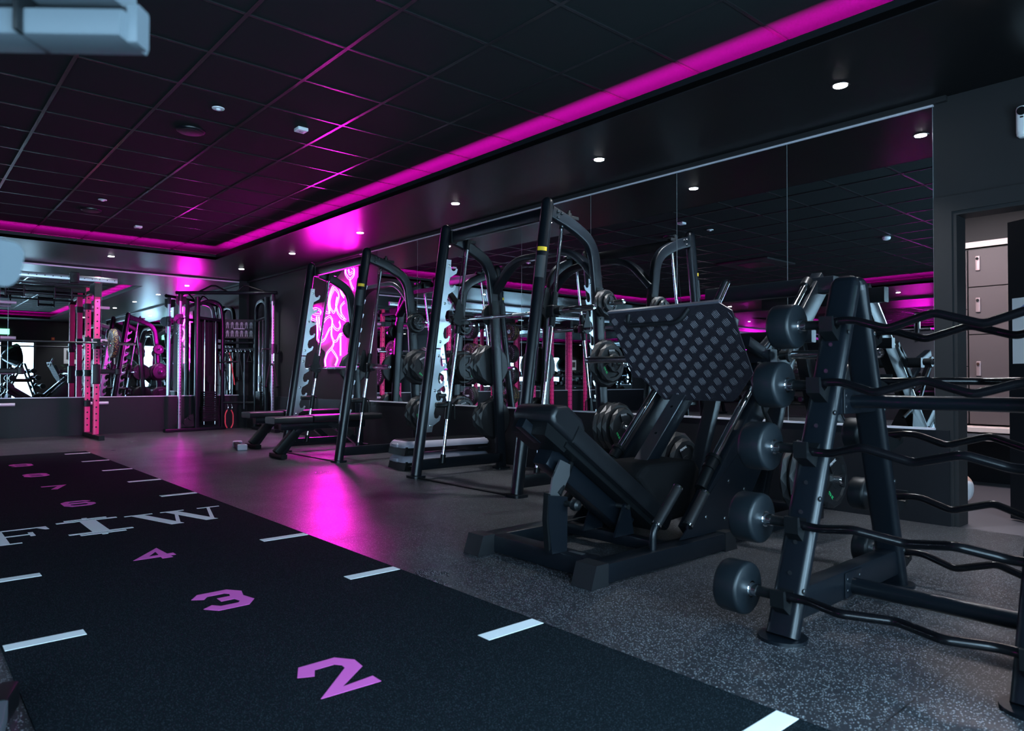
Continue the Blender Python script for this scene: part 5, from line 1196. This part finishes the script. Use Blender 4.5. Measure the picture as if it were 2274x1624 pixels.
# crouching, back to the doorway jamb, one heel raised toward the opening
PX, PY = 6.10, 1.735
J = {'pelvis': ((0, .18, .48), .13), 'belly': ((0, .27, .60), .125), 'chest': ((0, .36, .80), .145), 'neck': ((0, .42, .98), .055), 'head0': ((0, .45, 1.08), .085), 'head1': ((0, .46, 1.17), .09), 'crown': ((0, .45, 1.25), .06),
     'hipL': ((-.10, .18, .46), .10), 'kneeL': ((-.14, .52, .10), .062), 'shinL': ((-.13, .25, .20), .052), 'ankL': ((-.12, .02, .215), .034), 'heelL': ((-.12, -.035, .165), .036), 'ballL': ((-.12, -.03, .055), .034), 'toeL': ((-.12, .03, .022), .020),
     'hipR': ((.10, .20, .46), .10), 'kneeR': ((.13, .56, .48), .062), 'shinR': ((.13, .52, .26), .052), 'ankR': ((.13, .46, .08), .036), 'toeR': ((.13, .62, .03), .03),
     'shL': ((-.19, .36, .88), .065), 'elL': ((-.24, .50, .66), .042), 'wrL': ((-.14, .60, .50), .027), 'haL': ((-.11, .64, .47), .035),
     'shR': ((.19, .36, .88), .065), 'elR': ((.26, .52, .66), .042), 'wrR': ((.18, .62, .50), .027), 'haR': ((.15, .66, .47), .035)}
Ed = [('pelvis', 'belly'), ('belly', 'chest'), ('chest', 'neck'), ('neck', 'head0'), ('head0', 'head1'), ('head1', 'crown'), ('pelvis', 'hipL'), ('hipL', 'kneeL'), ('kneeL', 'shinL'), ('shinL', 'ankL'), ('ankL', 'heelL'), ('heelL', 'ballL'), ('ballL', 'toeL'),
      ('pelvis', 'hipR'), ('hipR', 'kneeR'), ('kneeR', 'shinR'), ('shinR', 'ankR'), ('ankR', 'toeR'), ('chest', 'shL'), ('shL', 'elL'), ('elL', 'wrL'), ('wrL', 'haL'), ('chest', 'shR'), ('shR', 'elR'), ('elR', 'wrR'), ('wrR', 'haR')]
t = thing('person', 'person crouching behind the door jamb, only dark trouser cuff, ankle and white sock visible', 'person', (PX, PY, 0))
skin('body', (J, Ed), 'skin', t)
G = lambda k, e=0, dz=0: ((J[k][0][0], J[k][0][1], J[k][0][2]+dz), J[k][1]+e)
skin('trousers', ({'pelvis': G('pelvis', .018), 'hipL': G('hipL', .02), 'kneeL': G('kneeL', .024), 'shinL': ((-.13, .22, .205), .070), 'cuffL': ((-.12, .028, .275), .058), 'hipR': G('hipR', .02), 'kneeR': G('kneeR', .022), 'shinR': G('shinR', .022), 'belly': G('belly', .012)},
     [('pelvis', 'belly'), ('pelvis', 'hipL'), ('hipL', 'kneeL'), ('kneeL', 'shinL'), ('shinL', 'cuffL'), ('pelvis', 'hipR'), ('hipR', 'kneeR'), ('kneeR', 'shinR')]), 'cloth', t)
skin('sock', ({'a': ((-.12, .0, .175), .046), 'h': ((-.12, -.036, .150), .050), 'b': ((-.12, -.030, .058), .046), 't': ((-.12, .032, .032), .031)}, [('a', 'h'), ('h', 'b'), ('b', 't')]), 'sock', t)
skin('shirt', ({'belly': G('belly', .02), 'chest': G('chest', .02), 'shL': G('shL', .016), 'slL': ((-.225, .44, .76), .06), 'shR': G('shR', .016), 'slR': ((.235, .45, .76), .06)}, [('belly', 'chest'), ('chest', 'shL'), ('shL', 'slL'), ('chest', 'shR'), ('shR', 'slR')]), 'cloth', t)
skin('hair', ({'a': ((0, .42, 1.16), .092), 'b': ((0, .43, 1.24), .085)}, [('a', 'b')]), 'hair', t)
